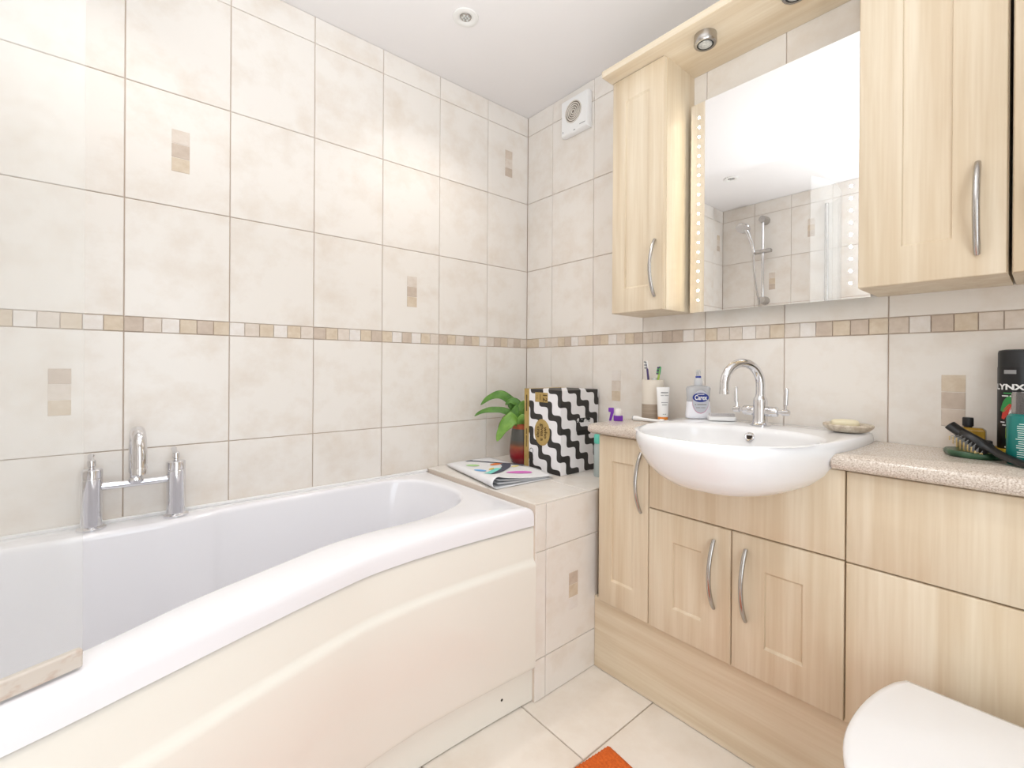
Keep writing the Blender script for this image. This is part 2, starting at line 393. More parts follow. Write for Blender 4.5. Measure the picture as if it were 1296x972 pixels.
# bath filler tap
bt = thing('bath_tap', 'chrome bridge bath filler tap with two lever pillars on the bath rim', 'tap', (.056, -1.475, .6035))
for py in (-1.5635, -1.3865):
    pl = MB().lathe([(.0295, .6035), (.030, .607), (.026, .610), (.0222, .612), (.0222, .733), (.0213, .734), (.0213, .736), (.0222, .737), (.0222, .757), (.019, .760), (.006, .762), (.005, .770), (.0001, .771)], (.056, py, 0), 28).build('pillar', CHROME, bt, smooth=30)
    hd = MB().lathe([(.004, -.004), (.0085, .0), (.0085, .014), (.004, .018)], (.056, py, .768), 16)
    hd.tube([(.050, py, .777), (.035, py-.002, .783), (.020, py-.003, .789)], lambda t: .0052+.002*t, 10)
    hd.build('lever', CHROME, pl)
MB().tube([(.056, -1.5635+.012, .711), (.056, -1.3865-.012, .711)], .0105, 20).build('bridge_bar', CHROME, bt)
sp = catmull([(.056, -1.475, .712), (.056, -1.475, .75), (.058, -1.475, .80), (.075, -1.474, .842), (.110, -1.472, .857), (.145, -1.470, .838), (.160, -1.469, .795), (.162, -1.469, .762)], 6)
so = MB().tube(sp, lambda t: .0135 if t < .1 else .0155, 20).build('spout', CHROME, bt, smooth=60)
MB().lathe([(.0165, 0), (.0165, .016), (.0158, .017)], (.162, -1.469, .752), 20).build('aerator_ring', CHROME, so)
MB().lathe([(.017, -.004), (.018, .004), (.0145, .010)], (.056, -1.475, .716), 20).build('spout_collar', CHROME, so)

# curved shower screen standing on the bath rim
sc = thing('shower_screen', 'clear curved glass shower screen standing on the bath rim', 'shower screen', (.81, -1.85, .605))
spath = [(.803, -1.545), (.842, -1.65), (.858, -1.76), (.856, -1.88), (.836, -1.99), (.79, -2.08), (.715, -2.14)]
sp2 = [(p.x, p.y) for p in catmull([(x, y, 0) for x, y in spath], 8)]
def ribbon(path, z0, z1, th):
    P = [Vector(p) for p in path]; rs = []
    for i, p in enumerate(P):
        t = (P[min(i+1, len(P)-1)]-P[max(i-1, 0)]).normalized(); n = Vector((-t.y, t.x))*th/2
        rs.append([(p.x+n.x, p.y+n.y, z0), (p.x+n.x, p.y+n.y, z1), (p.x-n.x, p.y-n.y, z1), (p.x-n.x, p.y-n.y, z0)])
    return MB().rings(rs)
ribbon(sp2, .628, 2.13, .006).build('glass_panel', GLASS, sc, smooth=40)
SEAL = mat('perished_clear_seal', (205, 196, 186), .35, rgb2=(176, 140, 118), scale=(30, 30, 60), lo=.5, hi=.8)
ribbon(sp2, .606, .632, .013).build('bottom_seal', SEAL, sc, smooth=40, bevel=.003)
MB().tube([(.7145, -2.1425, .606), (.7145, -2.1425, 2.14)], .012, 16).build('wall_post', NICKEL, sc)

# thermostatic shower rail on the wall behind the camera, seen in the mirror
sr = thing('shower_rail', 'chrome shower riser rail with hand shower and hose, seen in the mirror', 'shower', (.323, FY+.02, 1.53))
MB().tube([(.323, FY+.055, 1.53), (.323, FY+.055, 2.11)], .010, 14).build('riser_rail', CHROME, sr)
for z in (1.53, 2.115):
    MB().lathe([(.030, FY+.001), (.030, FY+.02), (.024, FY+.06), (.024, FY+.075), (.0, FY+.076)], (.323, 0, z), 18, 'y').build('wall_bracket', NICKEL, sr)
MB().box(.262, .385, FY+.040, FY+.078, 1.870, 1.895).build('slider', NICKEL, sr, bevel=.006)
hs = MB().tube([(.27, FY+.08, 1.88), (.262, FY+.10, 1.95), (.245, FY+.12, 2.02), (.235, FY+.14, 2.05)], lambda t: .011+.006*t, 12)
hs = hs.build('hand_shower', CHROME, sr)
hh = MB().lathe([(.0001, -.020), (.03, -.016), (.048, -.002), (.05, .006), (.046, .010), (.0001, .010)], (0, 0, 0), 24)
mrot = Matrix.Rotation(math.radians(-150), 3, 'X')
hh.v = [tuple(mrot @ Vector(v)+Vector((.225, FY+.155, 2.055))) for v in hh.v]
hh.build('spray_head', CHROME, hs)
MB().tube(catmull([(.270, FY+.08, 1.868), (.275, FY+.085, 1.75), (.292, FY+.08, 1.6), (.31, FY+.075, 1.48), (.325, FY+.07, 1.25)], 6), .0065, 10).build('hose', NICKEL, sr)
bv = MB().tube([(.22, FY+.06, 1.22), (.42, FY+.06, 1.22)], .02, 16)
for x in (.25, .39): bv.tube([(x, FY+.001, 1.22), (x, FY+.05, 1.22)], .014, 12)
bv.build('bar_valve', CHROME, sr)

# ------------------------------------------------------------------ vanity run
DY = -.285     # door faces
BY = -.267     # plinth face and carcass front
XL, X1, X2, X3, X4 = .700, .898, 1.1545, 1.4105, 2.11
def door_mesh(x0, x1, z0, z1, ix, iz, yf, th=.018, d=.006, ch=.006):
    mb = MB(); yb = yf+th; e = .0022
    def rect(a, b, c, d_, y): return [(a, y, c), (b, y, c), (b, y, d_), (a, y, d_)]
    rs = [rect(x0, x1, z0, z1, yb), rect(x0, x1, z0, z1, yf+e), rect(x0+e*.4, x1-e*.4, z0+e*.4, z1-e*.4, yf+e*.35), rect(x0+e, x1-e, z0+e, z1-e, yf)]
    if ix:
        rs += [rect(x0+ix, x1-ix, z0+iz, z1-iz, yf), rect(x0+ix+.0015, x1-ix-.0015, z0+iz+ch, z1-iz-ch, yf+d)]
    return mb.rings(rs)
def bow_handle(parent, x, zc, yf, L=.186, out=.030):
    pts = []
    for i in range(19):
        t = i/18; z = zc+L/2-L*t; b = math.sin(PI*t)**.8
        pts.append((x, yf-.003-out*b, z))
    return MB().tube(pts, lambda t: .0052 if .04 < t < .96 else .0045, 12, flat=1.15).build('handle', NICKEL, parent, smooth=60)
def carcass(x0, x1, y0, y1, z0, z1, th=.016):   # open-fronted box of boards
    mb = MB()
    mb.box(x0, x0+th, y0, y1, z0, z1).box(x1-th, x1, y0, y1, z0, z1).box(x0+th, x1-th, y0, y1, z0, z0+th).box(x0+th, x1-th, y1-.006, y1, z0+th, z1)
    return mb
g = .0015
nc = thing('base_cabinet', 'narrow pale maple base cabinet with one tall door beside the bath ledge', 'cabinet', ((XL+X1)/2, -.13, .246))
carcass(XL, X1, BY+.001, -.006, .246, .810).build('cabinet_body', WOODV, nc, smooth=0)
d = door_mesh(XL+g, X1-g, .248, .807, .055, .080, DY).build('door', WOODV, nc); bow_handle(d, .872, .677, DY)
sk = thing('basin_cabinet', 'pale maple double-door cabinet beneath the white basin', 'cabinet', ((X1+X3)/2, -.13, .246))
carcass(X1, X3, BY+.001, -.006, .246, .700).build('cabinet_body', WOODV, sk, smooth=0)
d = door_mesh(X1+g, X2-g, .2465, .604, .083, .081, DY).build('door', WOODV, sk); bow_handle(d, 1.1085, .474, DY)
d = door_mesh(X2+g, X3-g, .2465, .604, .083, .081, DY).build('door', WOODV, sk); bow_handle(d, 1.194, .474, DY)
door_mesh(X1+g, X3-g, .6075, .808, 0, 0, DY).build('fascia_panel', WOODV, sk)
wcx = thing('cistern_unit', 'pale maple boxed-in cistern unit of two plain panels behind the toilet', 'cabinet', ((X3+X4)/2, -.13, .1))
carcass(X3, X4, BY+.001, -.006, .2465, .810).build('cabinet_body', WOODV, wcx, smooth=0)
door_mesh(X3+g, X4-g, .606, .807, 0, 0, DY).build('upper_panel', WOODV, wcx)
door_mesh(X3+g, X4-g, .2465, .6025, 0, 0, DY).build('lower_panel', WOODV, wcx)
tag(MB().box(.671, X4, BY, BY+.016, .002, .245).build('plinth_board', WOODH, bevel=.001), 'horizontal-grained maple plinth board under the vanity units at floor level', 'plinth')

# basin outline
BXC = 1.155
def basin_outline(s_=1.0, n=48):
    pts = []
    a, b = .25*s_, .447*s_; yc = -.1
    for i in range(n+1):
        th = PI*i/n; c_, s2 = math.cos(th), math.sin(th)
        pts.append((BXC+a*math.copysign(abs(c_)**(2/2.5), c_), yc-b*abs(s2)**(2/2.5)))
    # right side to left side along the front, then back along the wall
    back = [(BXC-a, -.05), (BXC-a+.004, -.020), (BXC-a+.02, -.006), (BXC+a-.02, -.006), (BXC+a-.004, -.020), (BXC+a, -.05)]
    return pts+back
WZ0, WZ1 = .812, .846
def worktop(name, label, x_end, side):
    ol = [p for p in basin_outline(1.022)]
    curve = [(x, y) for x, y in ol if (x-BXC)*side > 0 and y > -.305]
    curve.sort(key=lambda p: -p[1])
    curve = [(BXC+side*.255, -.002)] + [p for p in curve if p[1] < -.05]
    a, b = [p for p in ol if (p[0]-BXC)*side > .1 and p[1] > -.42], None
    # point of the outline at y=-.31
    yy = -.312; xx = BXC+side*.2555*(1-((abs(yy)-.1)/(.447*1.022))**2.5)**(1/2.5)
    inner_ = [(x-side*.006, y) for x, y in curve] + [(xx-side*.006, yy)]
    # cross-section bullnose: build as stacked outlines with the front edge moved
    rings = []
    prof = [(0, .010), (.004, .004), (.010, 0), (.024, 0), (.030, .004), (.034, .012)]
    for h, inset in prof:
        ring = []
        for (x, y) in inner_: ring.append((x, y if y > -.311 else yy+inset, WZ0+h))
        ring.append((x_end-(0 if side > 0 else -1)*inset*(1 if side < 0 else 0), yy+inset, WZ0+h))
        ring.append((x_end-(0 if side > 0 else -1)*inset*(1 if side < 0 else 0), -.002, WZ0+h))
        rings.append(ring)
    return tag(MB().rings(rings).build(name, GRAN, smooth=50), label, 'worktop')
worktop('worktop', 'short speckled beige worktop left of the basin, above the narrow cabinet', .674, -1)
worktop('worktop', 'long speckled beige worktop right of the basin, holding the toiletries', 2.115, 1)

bs = thing('wash_basin', 'white semi-recessed ceramic wash basin bulging from the vanity front', 'basin', (BXC, -.3, .70))
bc = (BXC, -.33)
oul = basin_outline()
inl = []
for i in range(64):
    th = 2*PI*i/64; c_, s2 = math.cos(th), math.sin(th)
    inl.append((BXC+.212*math.copysign(abs(c_)**(2/2.5), c_), -.335+(.178)*math.copysign(abs(s2)**(2/2.5), s2)))
bang = sorted([2*PI*i/128 for i in range(128)] + [math.atan2(y-bc[1], x-bc[0]) % (2*PI) for x, y in ((BXC+.25, -.03), (BXC-.25, -.03), (BXC+.236, -.008), (BXC-.236, -.008))])
bo = [ray_outline(oul, bc, a) for a in bang]; bi = [ray_outline(inl, bc, a) for a in bang]
def br(fn): return [(bc[0]+fn(i)[0]*math.cos(a), min(-.004, bc[1]+fn(i)[0]*math.sin(a)), fn(i)[1]) for i, a in enumerate(bang)]
R = []
for s_, z in ((.0005, .723), (.25, .725), (.45, .731), (.62, .742), (.77, .762), (.89, .788), (.965, .816), (1.008, .839), (1.022, .851)):
    R.append(br(lambda i: (bo[i]*s_, z)))
R.append(br(lambda i: (bo[i]*1.017, .861)))
R.append(br(lambda i: (bo[i]*1.006, .868)))
R.append(br(lambda i: (bo[i]*.99, .8705)))
R.append(br(lambda i: ((bo[i]*.98*.5+(bi[i]+.012)*.5), .870)))
for q in range(6):
    a = q/5*PI/2
    R.append(br(lambda i: (bi[i]+.010-.020*math.sin(a), .869-.02*(1-math.cos(a)))))
for s_, z in ((.92, .83), (.86, .805), (.78, .78), (.66, .757), (.48, .742), (.25, .735), (.0005, .733)):
    R.append(br(lambda i: (bi[i]*s_, z)))
MB().rings(R, cap0=False, cap1=False).build('basin_bowl', CERAM, bs, smooth=60)
MB().lathe([(.0125, -.003), (.0125, .003), (.0105, .004), (.0075, .002), (.0075, -.004), (.0, -.004)], (0, 0, 0), 24)
of = MB().lathe([(.0135, -.002), (.0135, .003), (.0115, .0042), (.0085, .003), (.0085, -.002)], (0, 0, 0), 24)
rm = Matrix.Rotation(math.radians(62), 3, 'X')
of.v = [tuple(rm @ Vector(v)+Vector((BXC-.004, -.1685, .842))) for v in of.v]
ov = of.build('overflow_ring', CHROME, bs)
ofd = MB().lathe([(.009, 0), (.009, .0012), (.0, .0012)], (0, 0, 0), 20); ofd.v = [tuple(rm @ Vector(v)+Vector((BXC-.004, -.1685, .842))) for v in ofd.v]
ofd.build('overflow_hole', DARK, ov)
MB().lathe([(.028, 0), (.028, .003), (.022, .006), (.0, .007)], (BXC, -.33, .733), 24).build('waste', CHROME, bs)

# basin mixer
TX, TY, TZ = 1.153, -.103, .870
mt = thing('basin_tap', 'chrome two-lever basin mixer with a swan-neck spout', 'tap', (TX, TY, TZ))
MB().lathe([(.029, 0), (.029, .003), (.024, .006), (.021, .010), (.0195, .02), (.0195, .070), (.018, .078), (.014, .084), (.0135, .09)], (TX, TY, TZ), 28).build('tap_body', CHROME, mt)
pts = [(TX, TY, TZ+.08), (TX, TY, TZ+.10)]
Rr = .0625; zc = TZ+.1185; sd_ = (math.sin(math.radians(25)), math.cos(math.radians(25)))
for i in range(15):
    a = PI*i/14*1.03
    q_ = Rr-Rr*math.cos(a); pts.append((TX-q_*sd_[0], TY-q_*sd_[1], zc+Rr*math.sin(a)))
l_ = pts[-1]; pts += [(l_[0], l_[1], l_[2]-.008), (l_[0], l_[1], l_[2]-.018)]
spo = MB().tube(catmull(pts, 3), .0126, 20).build('spout', CHROME, mt, smooth=60)
MB().lathe([(.0134, 0), (.0134, .012), (.0127, .013)], (pts[-1][0], pts[-1][1], pts[-1][2]-.002), 20).build('aerator_ring', CHROME, spo)
for s_ in (-1, 1):
    arm = MB().lathe([(.013, .015), (.0145, .022), (.0145, .044), (.012, .048), (.0055, .050), (.0055, .058), (.009, .060), (.009, .076), (.006, .079), (.0001, .080)], (0, 0, 0), 20, 'x')
    arm.v = [(TX+s_*x, TY+y, TZ+.042+z) for x, y, z in arm.v]
    ao = arm.build('valve_arm', CHROME, mt)
    lv = MB().tube([(TX+s_*.068, TY, TZ+.047), (TX+s_*.069, TY, TZ+.064)], .0034, 10)
    lv.tube([(TX+s_*.069, TY, TZ+.063), (TX+s_*.0695, TY, TZ+.064), (TX+s_*.071, TY, TZ+.108), (TX+s_*.071, TY, TZ+.110)], lambda t: .0052 if .05 < t < .97 else .004, 12)
    lv.build('lever', CHROME, ao)

# ------------------------------------------------------------------ wall units
UZ0, UZ1 = 1.2265, 2.048
def wall_cab(x0, x1, label, hx, depth=.19):
    t = thing('wall_cabinet', label, 'cabinet', ((x0+x1)/2, -.1, UZ0))
    carcass(x0, x1, -depth+.018, -.001, UZ0, UZ1).box(x0+.016, x1-.016, -depth+.018, -.007, UZ1-.016, UZ1).build('cabinet_body', WOODV, t, smooth=0)
    w_ = .055 if x1-x0 < .22 else .082
    d = door_mesh(x0+g, x1-g, UZ0, UZ1-.002, w_ if x1-x0 < .22 else .080, .082, -depth).build('door', WOODV, t)
    bow_handle(d, hx, 1.363, -depth)
    return t
wall_cab(.674, .883, 'narrow maple wall cabinet left of the lit mirror, under the light pelmet', .853)
wall_cab(1.409, 1.655, 'maple wall cabinet right of the lit mirror with a chrome bow handle', 1.612, .20)
wall_cab(1.660, 1.906, 'maple wall cabinet cut off by the right edge of the picture', 1.70, .20)
tag(MB().box(.668, 1.910, -.245, -.001, 2.048, 2.070).build('light_pelmet', WOODH, bevel=.002), 'maple pelmet board across the tops of the wall cabinets, holding puck lights', 'pelmet')
LENS = mat('frosted_lens', (215, 215, 210), .25, rgb2=(150, 150, 148), scale=(120, 120, 120))
for x, lab in ((1.012, 'round nickel puck light under the pelmet near the narrow wall cabinet'), (1.262, 'round nickel puck light cut off by the top edge of the picture')):
    t = thing('puck_light', lab, 'light', (x, -.172, 2.048), group='puck lights under the pelmet')
    MB().lathe([(.033, 2.0478), (.0335, 2.024), (.031, 2.020), (.024, 2.020), (.022, 2.026)], (x, -.172, 0), 32).build('housing', NICKEL, t)
    MB().lathe([(.0235, 2.021), (.0235, 2.0195), (.0205, 2.0195), (.0205, 2.022)], (x, -.172, 0), 32).build('trim_ring', BLACKP, t)
    MB().lathe([(.0205, 2.022), (.019, 2.0195), (.012, 2.0185), (.0001, 2.018)], (x, -.172, 0), 32).build('lens', LENS, t)

# lit mirror
mz0, mz1, mx0, mx1, my = 1.222, 1.921, .902, 1.404, -.055
mr = thing('lit_mirror', 'rectangular frameless mirror with two columns of LED dots above the basin', 'mirror', ((mx0+mx1)/2, -.03, mz0))
MB().box(mx0, mx1, my, my+.005, mz0, mz1).build('mirror_glass', MIRROR, mr, smooth=0)
MB().box(mx0+.008, mx1-.008, my+.0052, -.001, mz0+.012, mz1-.008).build('back_box', mat('mirror_back_box', (196, 198, 190), .4), mr, smooth=0)
LED = mat('led_dot', (255, 250, 235), .5, emit=(255, 244, 214), estr=80)
me = None
for x in (.9305, 1.3605):
    for i in range(20):
        z = 1.263+i*(1.873-1.263)/19
        if me is None:
            o = MB().lathe([(.0036, 0), (.0036, -.0006), (.0001, -.0008)], (0, 0, 0), 10, 'y').build('led_dot', LED, mr, world=False); me = o.data
        else: o = link('led_dot', me, None, mr)
        o.location = Vector((x, my-.0002, z))-mr.location

# extractor fan
fn = thing('extractor_fan', 'square white extractor fan with round grille on the tiled wall', 'fan', (.336, 0, 2.14))
MB().rings([[(x, -.001, z) for x, z in ((.258, 2.06), (.414, 2.06), (.414, 2.216), (.258, 2.216))], [(x, -.020, z) for x, z in ((.256, 2.058), (.416, 2.058), (.416, 2.218), (.256, 2.218))],
            [(x, -.032, z) for x, z in ((.262, 2.064), (.410, 2.064), (.410, 2.212), (.262, 2.212))]]).build('fan_cover', WHITEP, fn, bevel=.003)
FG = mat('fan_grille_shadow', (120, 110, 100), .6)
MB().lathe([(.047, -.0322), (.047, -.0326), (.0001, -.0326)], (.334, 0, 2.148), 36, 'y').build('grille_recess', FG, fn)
for r in (.045, .036, .027, .018, .009):
    MB().rings([[(.334+(r+.0024*math.cos(b))*math.cos(a), -.0335+.0024*math.sin(b), 2.148+(r+.0024*math.cos(b))*math.sin(a)) for b in [2*PI*q/8 for q in range(8)]] for a in [2*PI*k/36 for k in range(36)]], closed=True).build('grille_ring', mat('fan_ring', (222, 214, 204), .4) if 'fan_ring' not in M else M['fan_ring'], fn)
MB().box(.370, .402, -.0324, -.0318, 2.0785, 2.0815).build('maker_print', GREYP, fn, smooth=0)
MB().box(.335, .345, -.0324, -.0318, 2.0655, 2.069).build('screw_notch', GREYP, fn, smooth=0)
MB().lathe([(.003, -.0318), (.003, -.0326), (.0001, -.0326)], (.272, 0, 2.078), 10, 'y').build('indicator', GREYP, fn)

# ceiling downlights; the two above the picture are added for top light
DLW = mat('downlight_ring', (232, 230, 226), .3)
for (x, y, lab) in ((.35, -.602, 'round white recessed downlight in the ceiling near the corner'), (.335, -1.57, 'round white recessed downlight seen only in the mirror'), (1.30, -.85, 'added unseen white recessed downlight over the middle of the room, above the picture'), (1.30, -1.65, 'added unseen white recessed downlight beside the invented doorway, above the picture')):
    t = thing('downlight', lab, 'light', (x, y, CEIL), group='ceiling downlights')
    MB().lathe([(.045, CEIL-.0005), (.044, CEIL-.005), (.036, CEIL-.007), (.026, CEIL-.006), (.021, CEIL-.002), (.021, CEIL-.0006)], (x, y, 0), 36).build('bezel', DLW, t)
    MB().lathe([(.0205, CEIL-.0006), (.019, CEIL-.0035), (.0001, CEIL-.004)], (x, y, 0), 24).build('reflector', NICKEL, t)
    for k in range(7):
        a = 2*PI*k/6; rr = 0 if k == 6 else .011
        MB().lathe([(.0045, 0), (.0035, -.003), (.0001, -.004)], (x+rr*math.cos(a), y+rr*math.sin(a), CEIL-.0035), 10).build('led_lens', LENS, t)

# ------------------------------------------------------------------ toilet and mat
tl = thing('toilet', 'white toilet with closed lid in front of the cistern unit', 'toilet', (1.672, -.56, 0))
def dshape(cx, yb, half, length, n=40, k=2.4, sc_=1.0):
    pts = [(cx-half*.80*sc_, yb), (cx+half*.80*sc_, yb)]
    out = []
    yc = yb-length*.46
    for i in range(n+1):
        th = PI*i/n
        out.append((cx+half*sc_*math.cos(th), yc-(length*.54)*sc_*math.sin(th)**.95 if 0 < i < n else yc))
    bk = []
    for i in range(1, 8):
        t = i/8; bk.append((cx-half*sc_*(1-.20*t**2.2), yc+(yb-yc)*t))
    bk.append((cx-half*.80*sc_+.004, yb)); bk2 = [(2*cx-x, y) for x, y in reversed(bk)]
    return out+bk+bk2
lid = dshape(1.672, -.345, .187, .44)
def scl(poly, s_, c=(1.672, -.56)): return [(c[0]+(x-c[0])*s_, c[1]+(y-c[1])*s_) for x, y in poly]
MB().rings([[(x, y, .409) for x, y in scl(lid, .985)], [(x, y, .412) for x, y in lid], [(x, y, .424) for x, y in lid], [(x, y, .429) for x, y in scl(lid, .985)], [(x, y, .431) for x, y in scl(lid, .94)]]).build('lid', CERAM, tl, smooth=50)
MB().rings([[(x, y, .390) for x, y in scl(lid, .97)], [(x, y, .4075) for x, y in scl(lid, .985)]]).build('seat', WHITEP, tl, smooth=50)
R = []
for z, sx, sy, oy in ((.0, .55, .55, .03), (.02, .56, .56, .03), (.12, .52, .52, .03), (.22, .62, .66, .02), (.32, .86, .88, .0), (.37, .96, .95, 0), (.389, .96, .95, 0)):
    R.append([(1.672+(x-1.672)*sx, -.56+(y+.56)*sy+oy, z) for x, y in lid])
R.append([(x, y, .389) for x, y in scl(lid, .7)]); R.append([(x, y, .30) for x, y in scl(lid, .5)])
MB().rings(R).build('pan', CERAM, tl, smooth=50)
MB().box(1.60, 1.744, -.345, -.2865, .18, .36).build('outlet_shroud', CERAM, tl, bevel=.02)
for s_ in (-1, 1): MB().tube([(1.672+s_*.075-.015, -.338, .414), (1.672+s_*.075+.015, -.338, .414)], .009, 12).build('hinge', CHROME, tl)

MAT_O = mat('orange_pile', (226, 112, 42), .95, rgb2=(196, 86, 30), scale=(150, 150, 150), lo=.3, hi=.7, bump=1.0, bscale=260)
def matfn(u, v):
    e = min(u, 1-u, v, 1-v); h = .014*min(1, (e/.02))**.5 if e > 0 else 0
    return (u*.50, -v*.80, .001+h+.0012*math.sin(v*.80*2*PI/.011)*(1 if e > .01 else 0)+random.uniform(-.0006, .0006))
v_, f_ = grid_surf(matfn, 60, 240)
mo = MB().add(v_, f_).add([(0, 0, .0), (.5, 0, 0), (.5, -.8, 0), (0, -.8, 0)], [(0, 3, 2, 1)]).build('bath_mat', MAT_O, smooth=60)
mo.location = (.922, -.5005, .0005); mo.rotation_euler = (0, 0, math.radians(-6)); tag(mo, 'orange ribbed cotton bath mat on the tiled floor', 'bath mat')

# ------------------------------------------------------------------ things on the ledge
# toilet roll box
def zigzag():
    m = bpy.data.materials.new('black_white_wave_print'); m.use_nodes = True; nt = m.node_tree; b = nt.nodes['Principled BSDF']; N = nt.nodes.new; L = nt.links.new
    tc = N('ShaderNodeTexCoord'); sx = N('ShaderNodeSeparateXYZ'); L(tc.outputs['Object'], sx.inputs[0])
    def ma(op, a, b_=None, c_=None):
        n = N('ShaderNodeMath'); n.operation = op
        for i, q in enumerate((a, b_, c_)):
            if q is None: continue
            if isinstance(q, (int, float)): n.inputs[i].default_value = q
            else: L(q, n.inputs[i])
        return n.outputs[0]
    h = ma('ADD', sx.outputs[0], sx.outputs[1]); c_ = ma('ADD', h, sx.outputs[2]); t = ma('SUBTRACT', h, sx.outputs[2])
    s_ = ma('SINE', ma('MULTIPLY', t, 2*PI/.104)); wv = ma('MULTIPLY_ADD', s_, .0185, c_)
    fr = ma('FRACT', ma('DIVIDE', ma('ADD', wv, 5.025), .108)); bl = ma('LESS_THAN', fr, .43)
    mx = N('ShaderNodeMix'); mx.data_type = 'RGBA'; L(bl, mx.inputs[0]); mx.inputs[6].default_value = lin((240, 238, 240)); mx.inputs[7].default_value = lin((46, 43, 42))
    L(mx.outputs[2], b.inputs['Base Color']); b.inputs['Roughness'].default_value = .5
    return m
GOLD = mat('gold_print', (188, 160, 98), .45, 0, rgb2=(172, 142, 80), scale=(30, 30, 30)); BROWNINK = mat('brown_ink', (84, 62, 30), .6); BLACKINK = mat('black_ink', (25, 24, 24), .6)
bx0, bx1, by0, by1, bz0, bz1 = .254, .466, -.232, -.008, LZ+.0005, .944
bx = thing('toilet_roll_box', 'tall black and white wavy-print carton with gold spine in the corner', 'box', ((bx0+bx1)/2, (by0+by1)/2, bz0))
MB().box(bx0, bx1, by0, by1, bz0, bz1).build('carton', zigzag(), bx, bevel=.0015)
MB().box(bx0-.0006, bx0+.029, by0-.0006, by1, bz0+.001, bz1+.0006).build('gold_spine', GOLD, bx, smooth=0)
fine_print((8,), .017, BROWNINK, bx, 'spine_lettering', (0, 0, -1), (1, 0, 0), (bx0+.014, by0-.0009, .885))
fine_print((4, 8), .012, BROWNINK, bx, 'spine_lettering', (0, 0, -1), (1, 0, 0), (bx0+.014, by0-.0009, .74))
ov = MB().lathe([(.0365, 0), (.0365, -.0008), (.0001, -.0008)], (0, 0, 0), 40, 'y', sx=1.46, sy=1.22)
ov.v = [(x+.362, y+by0-.0002, z+.772) for x, y, z in ov.v]
# lathe axis y maps sx to z and sy to x
go = ov.build('gold_oval', GOLD, bx)
for i, (w_, off) in enumerate((('who', .021), ('gives a', .001), ('crap', -.020))):
    text(w_, .026, BROWNINK, go, 'lettering', (0, 0, -1), (1, 0, 0), (.362+off, by0-.0012, .772), offset=.0006)
MB().box(.320, .394, by0-.0008, by0-.0001, .893, .932).build('gold_tag', GOLD, bx, smooth=0)
text('12', .034, BROWNINK, bx, 'tag_number', (0, 0, -1), (1, 0, 0), (.378, by0-.0011, .913), offset=.0008)
fine_print((5,), .009, BROWNINK, bx, 'tag_lettering', (0, 0, -1), (1, 0, 0), (.351, by0-.0011, .913))
fine_print((1, 3), .007, BROWNINK, bx, 'tag_lettering', (0, 0, -1), (1, 0, 0), (.333, by0-.0011, .913))
# punched carry slots on the side
def pill(xf, yc, zc, L_, H_, n=10):
    ps = []
    for i in range(n+1): a = PI/2-PI*i/n; ps.append((yc+L_/2-H_/2+H_/2*math.cos(a), zc+H_/2*math.sin(a)))
    for i in range(n+1): a = -PI/2-PI*i/n; ps.append((yc-L_/2+H_/2+H_/2*math.cos(a), zc+H_/2*math.sin(a)))
    return MB().rings([[(xf, y, z) for y, z in ps], [(xf+.0008, y, z) for y, z in ps]])
pill(bx1, -.098, .822, .085, .018).build('slot_print', mat('light_print', (225, 224, 224), .5, rgb2=(30, 30, 30), scale=(70, 70, 70), lo=.49, hi=.51, detail=1), bx)
pill(bx1, -.098, .772, .085, .020).build('carry_slot', BLACKINK, bx)
# little drawing near the bottom left of the front face
for r, cx_, cz_ in ((.010, .299, .690), (.006, .294, .668), (.007, .303, .655), (.006, .292, .642)):
    MB().rings([[(cx_+(r+.0011*math.cos(b))*math.cos(a), by0-.0006+.0004*math.sin(b), cz_+(r+.0011*math.cos(b))*math.sin(a)) for b in [2*PI*q/5 for q in range(5)]] for a in [2*PI*k/16 for k in range(16)]], closed=True).build('doodle_print', BLACKINK, bx)

# potted plant
def potmat():
    m = bpy.data.materials.new('glazed_pot_gradient'); m.use_nodes = True; nt = m.node_tree; b = nt.nodes['Principled BSDF']; N = nt.nodes.new; L = nt.links.new
    tc = N('ShaderNodeTexCoord'); sx = N('ShaderNodeSeparateXYZ'); L(tc.outputs['Object'], sx.inputs[0])
    nz = N('ShaderNodeTexNoise'); nz.inputs['Scale'].default_value = 30; L(tc.outputs['Object'], nz.inputs['Vector'])
    ad = N('ShaderNodeMath'); ad.operation = 'MULTIPLY_ADD'; ad.inputs[1].default_value = .012; L(nz.outputs['Fac'], ad.inputs[0]); L(sx.outputs[2], ad.inputs[2])
    mr_ = N('ShaderNodeMapRange'); mr_.inputs[1].default_value = 0; mr_.inputs[2].default_value = .155; L(ad.outputs[0], mr_.inputs[0])
    cr = N('ShaderNodeValToRGB'); e = cr.color_ramp.elements; e[0].position = 0; e[0].color = lin((84, 10, 24)); e[1].position = 1; e[1].color = lin((92, 90, 86))
    for p, c in ((.28, (140, 24, 36)), (.42, (136, 44, 32)), (.52, (148, 76, 46)), (.60, (96, 74, 58)), (.72, (84, 82, 78))):
        q = e.new(p); q.color = lin(c)
    L(mr_.outputs[0], cr.inputs[0]); L(cr.outputs[0], b.inputs['Base Color']); b.inputs['Roughness'].default_value = .08
    return m
pcx, pcy = .178, -.178
pp = thing('potted_fern', 'green strap-leaf fern in a red and grey glazed pot beside the carton', 'plant', (pcx, pcy, LZ))
MB().lathe([(.040, 0), (.048, .006), (.056, .030), (.0575, .055), (.054, .095), (.048, .140), (.0455, .152), (.043, .152), (.045, .14), (.05, .09), (.05, .02), (.0001, .012)], (pcx, pcy, LZ), 36).build('glazed_pot', potmat(), pp)
